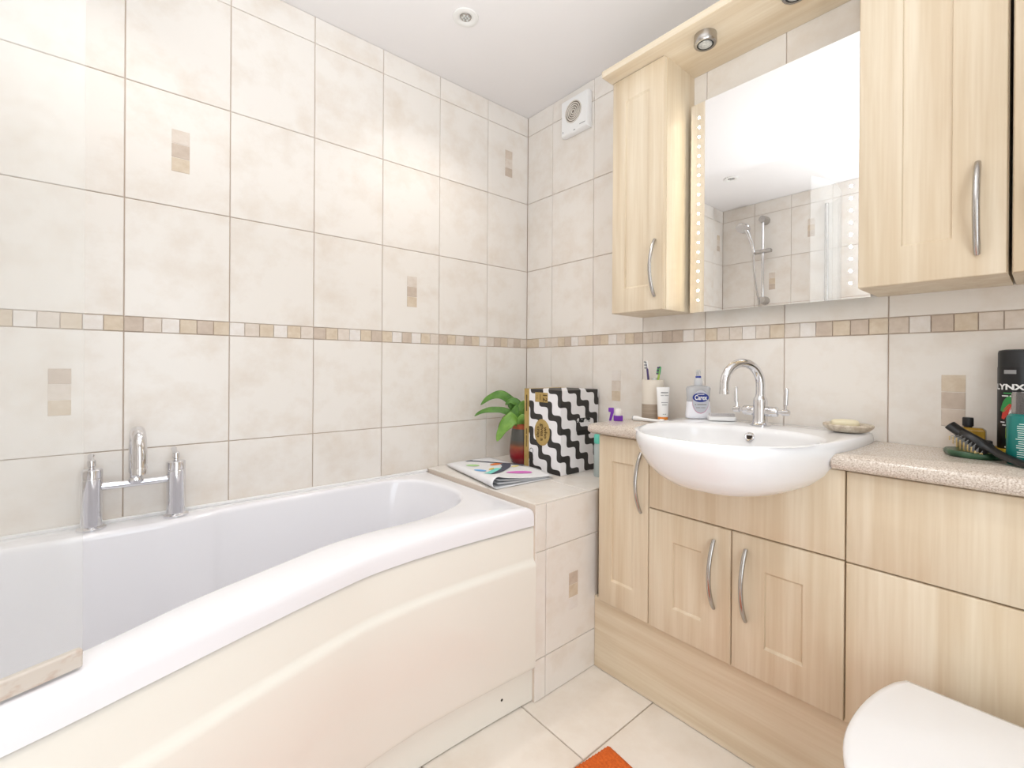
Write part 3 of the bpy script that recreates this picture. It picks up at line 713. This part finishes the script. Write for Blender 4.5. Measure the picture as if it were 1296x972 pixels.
MB().lathe([(.036, .03), (.0405, .146), (.0445, .148), (.0455, .174), (.0425, .174), (.040, .150), (.035, .04)], (pcx, pcy, LZ), 32).build('terracotta_pot', mat('terracotta', (178, 92, 62), .8, rgb2=(158, 78, 52), scale=(30, 30, 30)), pp)
MB().lathe([(.040, .150), (.040, .160), (.03, .165), (.0001, .167)], (pcx, pcy, LZ), 24).build('soil', mat('soil', (52, 38, 28), 1, rgb2=(80, 60, 44), scale=(120, 120, 120), bump=.8, bscale=150), pp)
LEAF = mat('fresh_green_leaf', (100, 146, 58), .4, rgb2=(68, 112, 40), scale=(22, 22, 22), lo=.35, hi=.65); LEAF2 = mat('pale_green_leaf', (132, 172, 80), .4, rgb2=(98, 144, 56), scale=(22, 22, 22))
BRL = mat('withered_leaf', (110, 90, 62), .7)
def leaf(pts, wd, m, name='leaf', fold=.22, wav=.06, toward=(.75, -.66, .35)):
    P = catmull(pts, 7); n = len(P); vs = []; fs = []
    for i, p in enumerate(P):
        t = i/(n-1); tg = (P[min(i+1, n-1)]-P[max(i-1, 0)]).normalized()
        T = Vector(toward); s_ = tg.cross(T).normalized(); nn = s_.cross(tg)
        ww = wd*(math.sin(PI*min(1, (t*.90+.10))**.85)**.75)*(1+wav*math.sin(t*23)) if t < .99 else .0004
        for q in (-1, -.5, 0, .5, 1): vs.append(p+s_*ww*q+nn*(fold*ww*abs(q)))
    for i in range(n-1):
        for q in range(4): a = i*5+q; fs.append((a, a+1, a+6, a+5))
    o = MB().add(vs, fs).build(name, m, pp, smooth=60)
    sd = o.modifiers.new('thickness', 'SOLIDIFY'); sd.thickness = .0008
    return o
bz = LZ+.165
# screen right = (.66,.75), toward camera = (.75,-.66)
def pr(r, f, z): return (pcx+.66*r+.75*f, pcy+.75*r-.66*f, bz+z)
leaf([pr(0, 0, 0), pr(-.02, .01, .05), pr(-.05, .02, .105), pr(-.095, .03, .135), pr(-.145, .03, .122), pr(-.182, .03, .090)], .021, LEAF)
leaf([pr(0, .01, 0), pr(-.03, .02, .038), pr(-.08, .03, .066), pr(-.135, .035, .070), pr(-.18, .035, .060), pr(-.208, .035, .042)], .014, LEAF)
leaf([pr(0, .02, 0), pr(-.02, .04, .036), pr(-.05, .06, .030), pr(-.085, .065, -.012), pr(-.108, .065, -.062)], .031, LEAF2)
leaf([pr(.01, .01, 0), pr(.0, .02, .045), pr(-.02, .03, .095), pr(-.05, .035, .11), pr(-.075, .035, .092)], .018, LEAF)
leaf([pr(.01, .0, 0), pr(.012, .0, .05), pr(.015, .0, .108)], .021, LEAF2)
leaf([pr(.02, .01, 0), pr(.03, .01, .04), pr(.038, .012, .085), pr(.03, .012, .118)], .023, LEAF2)
leaf([pr(.02, .02, 0), pr(.04, .03, .03), pr(.055, .035, .055)], .020, LEAF)
leaf([pr(-.005, .0, 0), pr(-.03, -.01, .055), pr(-.055, -.015, .09), pr(-.06, -.015, .104)], .016, LEAF)
leaf([pr(0, .02, 0), pr(-.006, .03, .06), pr(.006, .035, .112)], .025, LEAF2)
leaf([pr(-.01, .03, 0), pr(-.032, .045, .05), pr(-.022, .05, .095)], .021, LEAF)
leaf([pr(.01, .03, 0), pr(.016, .045, .04), pr(.012, .05, .085)], .022, LEAF)
leaf([pr(.0, .03, 0), pr(-.005, .045, .025), pr(.005, .055, .04), pr(.02, .06, .038)], .019, LEAF2)
MB().tube(catmull([pr(-.02, .0, .0), pr(-.07, .02, .045), pr(-.095, .03, .02), pr(-.105, .03, -.015), pr(-.095, .03, -.035), pr(-.08, .03, -.038)], 5), .0014, 6).build('withered_stem', BRL, pp)

# folded newspaper
PAPER = mat('white_newsprint', (238, 238, 240), .6); INK = mat('slate_print', (82, 86, 102), .6)
npx = thing('newspaper', 'folded white newspaper with colourful blobs printed on it, lying on the ledge', 'newspaper', (.26, -.40, LZ))
A0 = Vector((.030, -.475)); A1 = Vector((.050, -.262)); B0 = Vector((.462, -.540)); B1 = Vector((.470, -.275))
def npt(u, v):   # u along the length (left to right), v front to back
    a = A0.lerp(B0, u); b = A1.lerp(B1, u); return a.lerp(b, v)
def topz(u, v): return .010+.010*math.sin(PI*min(1, u*1.0))*(.3+.7*v)+.026*u*(1-v)**2*1.2+.004*math.sin(u*7+v*2)
def profile(u):
    pts = []
    for i in range(9): v = 1-i/8*.96; pts.append((npt(u, v), .0012))
    H = topz(u, .0)
    for i in range(1, 8):
        a = -PI/2-PI*i/8; r_ = (H-.0012)/2
        q = npt(u, .04); q0 = npt(u, 0); d_ = (q0-q).normalized()
        pts.append((q+d_*r_*1.25*(-math.cos(a))*1.0, .0012+r_+r_*math.sin(a)))
    for i in range(13): v = .04+i/12*.96; pts.append((npt(u, v), topz(u, v)+ (H-topz(u, .04))*(1 if i == 0 else 0)))
    return pts
NU = 26
rows = [profile(i/(NU-1)) for i in range(NU)]
vs = [(p.x, p.y, LZ+.001+z) for r_ in rows for p, z in r_]; K = len(rows[0]); fs = []
for i in range(NU-1):
    for j in range(K-1): a = i*K+j; fs.append((a, a+1, a+K+1, a+K))
o = MB().add(vs, fs).build('outer_sheet', PAPER, npx, smooth=70); o.modifiers.new('thickness', 'SOLIDIFY').thickness = .0012
for lay, hh in enumerate((.30, .62)):
    vs, fs = grid_surf(lambda u, v: (*npt(.02+u*.95, .07+v*.90), LZ+.003+hh*(topz(u, v)-.004)), 20, 10)
    o = MB().add(vs, fs).build('inner_sheet', PAPER, npx, smooth=70); o.modifiers.new('thickness', 'SOLIDIFY').thickness = .001
def blob(u, v, ru, rv, col, nm, ang=0):
    m = M.get(nm) or mat(nm, col, .6); vs = []; n = 20
    for rr in (0, .5, 1):
        for k in range(n):
            a = 2*PI*k/n; du, dv = rr*math.cos(a)*ru, rr*math.sin(a)*rv
            uu, vv = u+du*math.cos(ang)-dv*math.sin(ang)*.6, v+du*math.sin(ang)*1.4+dv*math.cos(ang)
            p = npt(uu, vv); vs.append((p.x, p.y, LZ+.0024+topz(uu, vv)))
    fs = [(a, (a+1) % n, n+(a+1) % n, n+a) for a in range(n)] + [(n+a, n+(a+1) % n, 2*n+(a+1) % n, 2*n+a) for a in range(n)]
    return MB().add(vs, fs).build('printed_blob', m, npx, smooth=70)
blob(.35, .72, .035, .16, (238, 130, 60), 'orange_print', .2); blob(.80, .62, .055, .20, (226, 120, 206), 'pink_print', -.5)
blob(.33, .25, .045, .12, (180, 224, 150), 'green_print', -.2); blob(.56, .16, .05, .10, (120, 180, 236), 'blue_print', -.3)
blob(.52, .42, .018, .10, (236, 212, 90), 'yellow_print', .6); blob(.55, .86, .03, .08, (244, 232, 160), 'pale_yellow_print', .2)
def stripe(pts, wd, m):
    P = catmull([(u, v, 0) for u, v in pts], 6); vs = []; fs = []
    for i, p in enumerate(P):
        t = P[min(i+1, len(P)-1)]-P[max(i-1, 0)]; n_ = Vector((-t.y*.6, t.x*1.6, 0)).normalized(); w_ = wd(i/(len(P)-1)) if callable(wd) else wd
        for s_ in (-1, 1):
            q = p+Vector((n_.x*w_*.55, n_.y*w_, 0))*s_; pt = npt(q.x, q.y); vs.append((pt.x, pt.y, LZ+.0028+topz(q.x, q.y)))
    for i in range(len(P)-1): fs.append((2*i, 2*i+1, 2*i+3, 2*i+2))
    return MB().add(vs, fs).build('printed_stroke', m, npx, smooth=70)
stripe([(.08, .42), (.2, .60), (.36, .86), (.48, .96), (.60, .98)], .035, INK)
stripe([(.10, .34), (.07, .50)], .03, INK)
stripe([(.38, .86), (.50, .74), (.62, .50), (.72, .26), (.76, .14)], lambda t: .09*(1-.6*t), INK)
stripe([(.53, .56), (.62, .36), (.70, .20), (.75, .10)], lambda t: .06, mat('turquoise_print', (130, 226, 214), .6))

# clear bottle with turquoise cap behind the cabinet
CLR = mat('clear_plastic', (222, 230, 232), .08, trans=.85, ior=1.3)
cb = thing('clear_bottle', 'clear plastic bottle with turquoise cap on the ledge beside the cabinet', 'bottle', (.560, -.112, LZ))
MB().lathe([(.020, 0), (.022, .004), (.022, .118), (.020, .128)], (.560, -.112, LZ+.0005), 24).build('bottle_body', mat('pale_grey_bottle', (200, 212, 212), .15, trans=.15, ior=1.3), cb)
MB().lathe([(.0205, .128), (.0215, .130), (.0215, .158), (.019, .162), (.0001, .162)], (.560, -.112, LZ+.0005), 24).build('cap', mat('turquoise_plastic', (110, 214, 196), .35), cb)

# ------------------------------------------------------------------ things by the basin
WT = WZ1+.0004; BT = .8712
PURP = mat('purple_plastic', (116, 46, 168), .3)
pu = thing('purple_dispenser', 'small purple plastic flosser and white capped pot at the end of the worktop', 'dispenser', (.690, -.190, WT))
pu.rotation_euler = (0, 0, math.radians(40))
MB().box(-.002, .030, -.010, .010, 0, .019).build('purple_base', PURP, pu, world=False, bevel=.002)
MB().lathe([(.0125, 0), (.0135, .004), (.0135, .016), (.010, .024), (.0001, .026)], (.014, 0, .019), 20).build('white_cap', mat('milky_plastic', (232, 228, 224), .3), pu, world=False)
MB().rings([[(x, -.005, z) for x, z in ((-.018, .0), (-.010, .0), (-.001, .030), (-.001, .046), (-.020, .046), (-.020, .032), (-.012, .030))], [(x, .005, z) for x, z in ((-.018, .0), (-.010, .0), (-.001, .030), (-.001, .046), (-.020, .046), (-.020, .032), (-.012, .030))]]).build('purple_handle', PURP, pu, world=False, bevel=.001)

cu = thing('toothbrush_cup', 'cream and taupe stoneware toothbrush tumbler on the worktop', 'cup', (.757, -.052, WT))
CUPC = mat('cream_stoneware', (226, 217, 204), .6); TAUPE = mat('taupe_ribbed_stoneware', (188, 172, 154), .75, rgb2=(166, 150, 134), scale=(4, 4, 260), lo=.4, hi=.6)
MB().lathe([(.037, 0), (.0388, .003), (.0388, .058)], (.757, -.052, WT), 36).build('ribbed_base', TAUPE, cu)
MB().lathe([(.0386, .058), (.0384, .142), (.037, .1455), (.035, .1445), (.035, .010), (.0001, .010)], (.757, -.052, WT), 36).build('cup_wall', CUPC, cu)
def brush(name, label, base, top, c1, c2, m1, m2, hd):
    t = thing(name, label, 'toothbrush', base, group='toothbrushes in the tumbler')
    P = [Vector(base), Vector(base).lerp(Vector(top), .75), Vector(top)]
    MB().tube(catmull([tuple(p) for p in P], 5), lambda s_: .0048-.0018*s_, 10).build('brush_handle', m1, t)
    d_ = (Vector(top)-Vector(base)).normalized(); tp = Vector(top)
    mb = MB(); mb.tube([tp-d_*.026, tp-d_*.022, tp+d_*.002, tp+d_*.005], lambda s_: .0055 if .1 < s_ < .9 else .003, 10, flat=.5, upv=(1, 0, 0)); mb.build('brush_head', m2, t)
    for k in range(5):
        c = tp-d_*(.022-.0055*k); MB().tube([c, c+Vector(hd)], .0026, 6).build('bristle_tuft', c1 if k % 2 else c2, t)
PG = mat('mint_plastic', (84, 170, 110), .4); LM = mat('lime_plastic', (176, 206, 98), .4); DKT = mat('dark_purple_plastic', (78, 60, 110), .35)
brush('toothbrush', 'white and purple toothbrush leaning at the left of the tumbler', (.760, -.060, WT+.0115), (.7295, -.052, 1.055), WHITEP, GREYP, DKT, WHITEP, (-.004, -.010, .001))
brush('toothbrush', 'green toothbrush leaning at the right of the tumbler', (.752, -.045, WT+.0115), (.7845, -.050, 1.035), PG, DKT, LM, PG, (-.004, -.010, .001))
t = thing('toothpaste_tube', 'white toothpaste tube end showing above the tumbler rim', 'tube', (.757, -.040, WT+.0115))
MB().lathe([(.010, 0), (.012, .01), (.012, .12), (.010, .1385), (.0085, .140), (.0001, .140)], (.757, -.040, WT+.0115), 18).build('tube_body', WHITEP, t)
MB().lathe([(.0125, .118), (.0125, .124)], (.757, -.040, WT+.0115), 18).build('tube_ring', GREYP, t)

tu = thing('cream_tube', 'white cream tube standing on its orange cap beside the tumbler', 'tube', (.826, -.095, WT))
tc_ = (.826, -.095)
SD = Vector((.66, .75)); TD = Vector((.75, -.66))
def tubering(hw, hd, z): return [(tc_[0]+SD.x*hw*math.cos(a)+TD.x*hd*math.sin(a), tc_[1]+SD.y*hw*math.cos(a)+TD.y*hd*math.sin(a), WT+z) for a in [2*PI*k/24 for k in range(24)]]
MB().rings([tubering(.0165, .0165, .001), tubering(.017, .017, .003), tubering(.017, .017, .020)]).build('orange_cap', mat('orange_plastic', (232, 142, 52), .35), tu)
MB().rings([tubering(.0172, .0172, .020), tubering(.0180, .0172, .026), tubering(.0195, .014, .06), tubering(.022, .007, .105), tubering(.0228, .0016, .118), tubering(.0228, .0012, .122)]).build('tube_body', WHITEP, tu)
for zz, w_, s_ in ((.104, (5,), .010), (.094, (4, 5), .0055), (.07, (8,), .0055), (.062, (6,), .0055), (.030, (2, 2), .005)):
    fine_print(w_, s_, GREYP, tu, 'tube_lettering', (SD.x, SD.y, 0), (0, 0, 1), (tc_[0]+TD.x*.0185, tc_[1]+TD.y*.0185, WT+zz))

et = thing('electric_brush_head', 'white electric toothbrush head lying on the worktop beside the basin', 'brush head', (.78, -.122, WT))
MB().tube([(.728, -.126, WT+.0085), (.744, -.125, WT+.0085), (.756, -.124, WT+.0075), (.80, -.119, WT+.006), (.832, -.115, WT+.006)], lambda s_: .0085 if s_ < .3 else .0062-.001*s_, 14).build('brush_neck', WHITEP, et)
MB().tube([(.7255, -.1262, WT+.0085), (.7285, -.126, WT+.0085)], .0084, 14).build('grey_end', GREYP, et)
MB().tube([(.828, -.1155, WT+.007), (.833, -.1148, WT+.007), (.842, -.1138, WT+.007)], .0068, 12).build('head', WHITEP, et)

# hand-wash bottle
sx_, sy_ = .9475, -.080
hw = thing('hand_wash_bottle', 'clear pump bottle of white hand wash with blue oval label', 'bottle', (sx_, sy_, BT))
def bring2(w2, d2, z, e=2.8):
    r_ = []
    for k in range(40):
        a = 2*PI*k/40; c_, s_ = math.cos(a), math.sin(a)
        p, q = w2*math.copysign(abs(c_)**(2/e), c_), d2*math.copysign(abs(s_)**(2/e), s_)
        r_.append((sx_+SD.x*p+TD.x*q, sy_+SD.y*p+TD.y*q, BT+z))
    return r_
BOT = mat('clear_bottle_plastic', (226, 228, 232), .08, trans=.55, ior=1.25); LIQ = mat('white_liquid_soap', (236, 236, 242), .25)
MB().rings([bring2(.036, .019, .0), bring2(.040, .022, .003), bring2(.0405, .022, .012), bring2(.0385, .021, .035), bring2(.0365, .020, .055)]).build('soap_filled_base', LIQ, hw, smooth=50)
MB().rings([bring2(.0365, .020, .055), bring2(.0362, .020, .07), bring2(.0378, .020, .088), bring2(.039, .0195, .097), bring2(.036, .019, .103), bring2(.022, .015, .1065), bring2(.013, .013, .108, 2), bring2(.012, .012, .112, 2)]).build('clear_shoulder', BOT, hw, smooth=50)
MB().rings([bring2(.0125, .0125, .108, 2), bring2(.0135, .0135, .110, 2), bring2(.0132, .0132, .128, 2), bring2(.009, .009, .132, 2)]).build('pump_collar', mat('milky_pump', (214, 216, 220), .3), hw, smooth=40)
MB().rings([bring2(.0085, .0085, .131, 2), bring2(.009, .009, .1315, 2), bring2(.009, .009, .137, 2), bring2(.008, .008, .138, 2)]).build('blue_ring', mat('royal_blue_plastic', (46, 62, 150), .35), hw, smooth=40)
MB().rings([bring2(.007, .007, .137, 2), bring2(.0072, .0072, .150, 2), bring2(.006, .006, .158, 2)]).build('pump_head', mat('clear_pump', (225, 226, 228), .2, trans=.6, ior=1.2), hw, smooth=40)
def disc_on(name, w2, h2, zc, off, m, parent, x0=0, zlo=-1):
    c = Vector((sx_+TD.x*off+SD.x*x0, sy_+TD.y*off+SD.y*x0)); ps = []
    for k in range(40):
        a = 2*PI*k/40; zz = max(zlo, math.sin(a)); ps.append((w2*math.cos(a), h2*zz))
    return MB().rings([[(c.x+SD.x*p, c.y+SD.y*p, BT+zc+q) for p, q in ps], [(c.x+SD.x*p+TD.x*.0006, c.y+SD.y*p+TD.y*.0006, BT+zc+q) for p, q in ps]]).build(name, m, parent)
disc_on('pink_label_rim', .0265, .037, .054, .0213, mat('magenta_print', (200, 60, 130), .4), hw)
disc_on('grey_label', .0262, .037, .0555, .0216, mat('silver_print', (198, 200, 208), .4), hw)
disc_on('blue_oval', .0262, .0150, .069, .0222, mat('blue_print_label', (40, 56, 140), .35), hw)
text('Carex', .0215, WHITEP, hw, 'lettering', (SD.x, SD.y, 0), (0, 0, 1), (sx_+TD.x*.0232, sy_+TD.y*.0232, BT+.068), sx=.74, offset=.0006)
fine_print((9,), .005, WHITEP, hw, 'lettering', (SD.x, SD.y, 0), (0, 0, 1), (sx_+TD.x*.0232, sy_+TD.y*.0232, BT+.079))
fine_print((1, 7), .0085, GREYP, hw, 'lettering', (SD.x, SD.y, 0), (0, 0, 1), (sx_+TD.x*.0226, sy_+TD.y*.0226, BT+.046))
fine_print((5, 5), .0055, GREYP, hw, 'lettering', (SD.x, SD.y, 0), (0, 0, 1), (sx_+TD.x*.0226, sy_+TD.y*.0226, BT+.036))

# nail brush
nb = thing('nail_brush', 'white plastic nail brush lying bristles up on the basin rim', 'brush', (1.030, -.086, BT), rotz=math.radians(38))
MB().box(-.040, .040, -.017, .017, 0, .013).build('brush_block', WHITEP, nb, world=False, bevel=.003)
bme = MB().lathe([(.0018, 0), (.0014, .009), (.0001, .0095)], (0, 0, 0), 6).build('bristle_tuft', mat('pale_bristle', (206, 202, 202), .6), nb, world=False); bme.location = (-.035, -.012, .013)
for i in range(15):
    for j in range(5):
        if i == 0 and j == 0: continue
        o = link('bristle_tuft', bme.data, None, nb); o.location = (-.035+i*.005, -.012+j*.006, .013)

# soap dish and soap
sdx, sdy = 1.362, -.075
STONE = mat('speckled_stone', (214, 202, 184), .5, rgb2=(186, 170, 150), scale=(90, 90, 90), lo=.4, hi=.6)
sd = tag(MB().lathe([(.030, 0), (.044, .004), (.054, .012), (.057, .018), (.055, .0215), (.048, .020), (.036, .013), (.0001, .011)], (sdx, sdy, BT), 40, sx=1, sy=.85).build('soap_dish', STONE), 'oval speckled stone soap dish on the right end of the basin', 'soap dish')
sb = []
for s_, z in ((.90, 0), (1.0, .004), (1.0, .010), (.93, .0155), (.75, .018), (.3, .019)):
    r_ = []
    for k in range(36):
        a = 2*PI*k/36; c_, s2 = math.cos(a), math.sin(a); p = .033*s_*math.copysign(abs(c_)**.8, c_); q = .021*s_*math.copysign(abs(s2)**.8, s2)
        r_.append((sdx-.007+.87*p-.4*q, sdy+.002+.4*p+.87*q, BT+.0135+z))
    sb.append(r_)
tag(MB().rings(sb).build('soap_bar', mat('cream_soap', (234, 224, 194), .4), smooth=60), 'worn cream bar of soap in the stone dish', 'soap')

# ------------------------------------------------------------------ toiletries on the right worktop
gd = []
def gring(s_, z):
    out = []
    for k in range(48):
        a = 2*PI*k/48; r_ = 1+.05*math.sin(3*a+.6)+.03*math.sin(5*a)
        out.append((1.602+.052*s_*r_*math.cos(a), -.098+.045*s_*r_*math.sin(a), WT+z))
    return out
GRN = mat('green_marble', (34, 66, 44), .3, rgb2=(70, 106, 76), scale=(40, 40, 40), lo=.35, hi=.7)
tag(MB().rings([gring(.93, 0), gring(1.0, .004), gring(1.0, .010), gring(.94, .0135), gring(.6, .0125)]).build('trinket_dish', GRN, smooth=50), 'scalloped green marble dish under the hairbrush', 'dish')
hbz = WT+.0135
hbx = thing('hairbrush', 'black paddle hairbrush with gold-tipped bristles lying on the green dish', 'hairbrush', (1.60, -.13, hbz))
Pb = [(1.564, -.118, .9135), (1.580, -.122, .901), (1.605, -.130, .886), (1.630, -.145, .872), (1.652, -.165, .861), (1.690, -.20, .853), (1.74, -.235, .852)]
MB().tube(catmull(Pb, 5), lambda t: (.0085 if t < .5 else .0062), 12, flat=1.6, upv=(.3, -.5, 1)).build('brush_spine', BLACKP, hbx)
HD = Vector((1.634, -.150, .8655))-Vector((1.562, -.118, .9125)); HD.normalize(); HN = Vector((-.25, -.62, -.72)).normalized()
HS = HD.cross(HN).normalized(); HN = HS.cross(HD)
if HN.z > 0: HN = -HN
padc = Vector((1.603, -.128, .883))
pad = []
for s_, z in ((1.0, .0), (1.0, .006), (.9, .011), (.5, .013)):
    pad.append([tuple(padc+HD*.033*s_*math.cos(2*PI*k/24)+HS*.022*s_*math.sin(2*PI*k/24)+HN*z) for k in range(24)])
MB().rings(pad).build('bristle_pad', BLACKP, hbx)
TIP = mat('gold_bristle', (214, 186, 120), .4); bcount = 0
brm = MB(); tipm = MB()
for i in range(-4, 5):
    for j in range(-3, 4):
        if (i/4.4)**2+(j/3.4)**2 > 1: continue
        p = padc+HD*.0068*i+HS*.0055*j+HN*.010; q = p+HN*.013+HD*.0008*i
        if q.z < hbz+.001: q = p+(q-p)*max(.1, (p.z-hbz-.001)/(p.z-q.z))
        brm.tube([p, q], .0006, 5); tipm.lathe([(.0001, -.0017), (.0017, 0), (.0001, .0017)], tuple(q), 6)
o = brm.build('bristles', GREYP, hbx); o['kind'] = 'stuff'
o = tipm.build('bristle_tips', TIP, hbx); o['kind'] = 'stuff'

ab = thing('amber_bottle', 'small amber bottle with black cap behind the hairbrush', 'bottle', (1.590, -.036, WT))
AMB = mat('amber_oil_glass', (186, 150, 62), .12, trans=.25, ior=1.4, rgb2=(160, 122, 40), scale=(60, 60, 60))
MB().rings([[(1.568, -.052, WT), (1.616, -.052, WT), (1.616, -.020, WT), (1.568, -.020, WT)], [(1.568, -.052, .899), (1.616, -.052, .899), (1.616, -.020, .899), (1.568, -.020, .899)], [(1.574, -.046, .904), (1.610, -.046, .904), (1.610, -.026, .904), (1.574, -.026, .904)]]).build('bottle_body', AMB, ab, bevel=.003)
MB().lathe([(.0075, .903), (.0075, .906), (.0098, .907), (.0098, .924), (.0088, .9265), (.0001, .9265)], (1.586, -.036, 0), 22).build('cap', BLACKP, ab)
bd = MB().box(1.600, 1.628, -.066, -.054, WT, .880).build('compact_case', BLACKP, bevel=.003); tag(bd, 'small black case between the hairbrush and the yellow cloth', 'case')

YEL = mat('yellow_cord', (226, 194, 62), .7, rgb2=(200, 160, 40), scale=(60, 60, 60))
yc = thing('yellow_sponge', 'ribbed yellow bath sponge lying beneath the black deodorant can', 'sponge', (1.665, -.045, WT))
MB().box(1.622, 1.712, -.074, -.006, WT, WT+.017).build('sponge_core', mat('dull_yellow', (196, 160, 58), .9), yc, bevel=.004)
for k in range(7):
    MB().tube([(1.618, -.076+.0, WT+.003+k*.0026), (1.645, -.0775, WT+.0035+k*.0026), (1.716, -.0765, WT+.003+k*.0026)], .0015, 6).build('rib', YEL, yc)

lx = (1.664, -.042); lr = .031; lz = WT+.0178
ly = thing('deodorant_can', 'tall black spray can with white lettering and red and green swoosh', 'can', (lx[0], lx[1], lz))
MB().lathe([(.029, 0), (lr, .003), (lr, .178)], (lx[0], lx[1], lz), 40).build('can_body', BLACKP, ly)
MB().lathe([(lr-.0006, .178), (lr-.0006, .209), (.029, .2145), (.020, .2165), (.0001, .217)], (lx[0], lx[1], lz), 40).build('can_cap', mat('charcoal_plastic', (34, 34, 36), .45), ly)
af = math.atan2(-1.502-lx[1], 1.714-lx[0])
text('LYNX', .0165, WHITEP, ly, 'lettering', (1, 0, 0), (0, 0, 1), (0, 0, 0), wrap=wrapcyl(lx, lr+.0005, af-.50, lz+.135), sx=1.2, offset=.0007)
fine_print((6,), .0065, mat('green_ink', (60, 150, 80), .5), ly, 'lettering', (1, 0, 0), (0, 0, 1), (0, 0, 0), wrap=wrapcyl(lx, lr+.0005, af-.42, lz+.122))
for w_, z in (((4, 5), .116), ((3, 8), .059), ((9,), .053), ((3, 2), .006)):
    fine_print(w_, .006, WHITEP, ly, 'lettering', (1, 0, 0), (0, 0, 1), (0, 0, 0), wrap=wrapcyl(lx, lr+.0005, af-.36, lz+z))
def patch(pts, m, name):
    # flat print wrapped on the can, pts = outline quads along a centre line: (u, z, half-width)
    P = catmull([(u, z, h) for u, z, h in pts], 6); vs = []; fs = []
    wf_ = wrapcyl(lx, lr+.0004, af, lz)
    for i, p in enumerate(P):
        t = P[min(i+1, len(P)-1)]-P[max(i-1, 0)]; n_ = Vector((-t.y, t.x)).normalized()
        for q in (-1, 0, 1): vs.append(wf_(p.x+n_.x*p.z*q, p.y+n_.y*p.z*q))
    for i in range(len(P)-1):
        for q in (0, 1): fs.append((3*i+q, 3*i+q+1, 3*i+q+4, 3*i+q+3))
    return MB().add(vs, fs).build(name, m, ly, smooth=60)
patch([(-.026, .082, .004), (-.014, .104, .008), (.002, .116, .007), (.016, .118, .003)], mat('green_swoosh', (52, 146, 74), .4), 'green_swoosh')
patch([(-.024, .066, .003), (-.018, .082, .0055), (-.009, .098, .0035)], mat('red_swoosh', (206, 62, 50), .4), 'red_swoosh')
patch([(-.012, .066, .003), (-.005, .086, .0065), (.004, .104, .005), (.012, .120, .004)], WHITEP, 'white_swoosh')
patch([(-.022, .168, .0042), (-.010, .168, .0042), (-.002, .168, .0042)], GREYP, 'grey_badge')

tx_ = (1.681, -.135); tr = .030
te = thing('teal_spray_bottle', 'teal hair spray bottle with clear cap at the right edge of the picture', 'bottle', (tx_[0], tx_[1], WT))
TEAL = mat('teal_plastic', (32, 122, 116), .25)
MB().lathe([(.028, 0), (tr, .003), (tr, .090), (.0285, .097), (.024, .101), (.021, .102)], (tx_[0], tx_[1], WT), 40).build('bottle_body', TEAL, te)
MB().lathe([(.0225, .101), (.0225, .142), (.021, .145), (.0001, .145)], (tx_[0], tx_[1], WT), 32).build('clear_cap', mat('smoky_clear_plastic', (190, 184, 182), .1, trans=.8, ior=1.25), te)
MB().lathe([(.010, .102), (.010, .122), (.007, .124), (.007, .134), (.0001, .134)], (tx_[0], tx_[1], WT), 20).build('nozzle', BLACKP, te)
at = math.atan2(-1.502-tx_[1], 1.714-tx_[0])
LBL = mat('pale_teal_print', (196, 222, 216), .5)
for k in range(16):
    fine_print((5+k % 3, 3, 7-k % 4), .0042, LBL, te, 'lettering', (1, 0, 0), (0, 0, 1), (0, 0, 0), wrap=wrapcyl(tx_, tr+.0004, at+.10, WT+.018+k*.0043))
LG = mat('lime_print', (170, 200, 90), .5)
MB().add(*grid_surf(lambda u, v: wrapcyl(tx_, tr+.0004, at, WT)((-.0445+.004*u), .050+.022*v), 4, 4)).build('lime_stripe', LG, te)
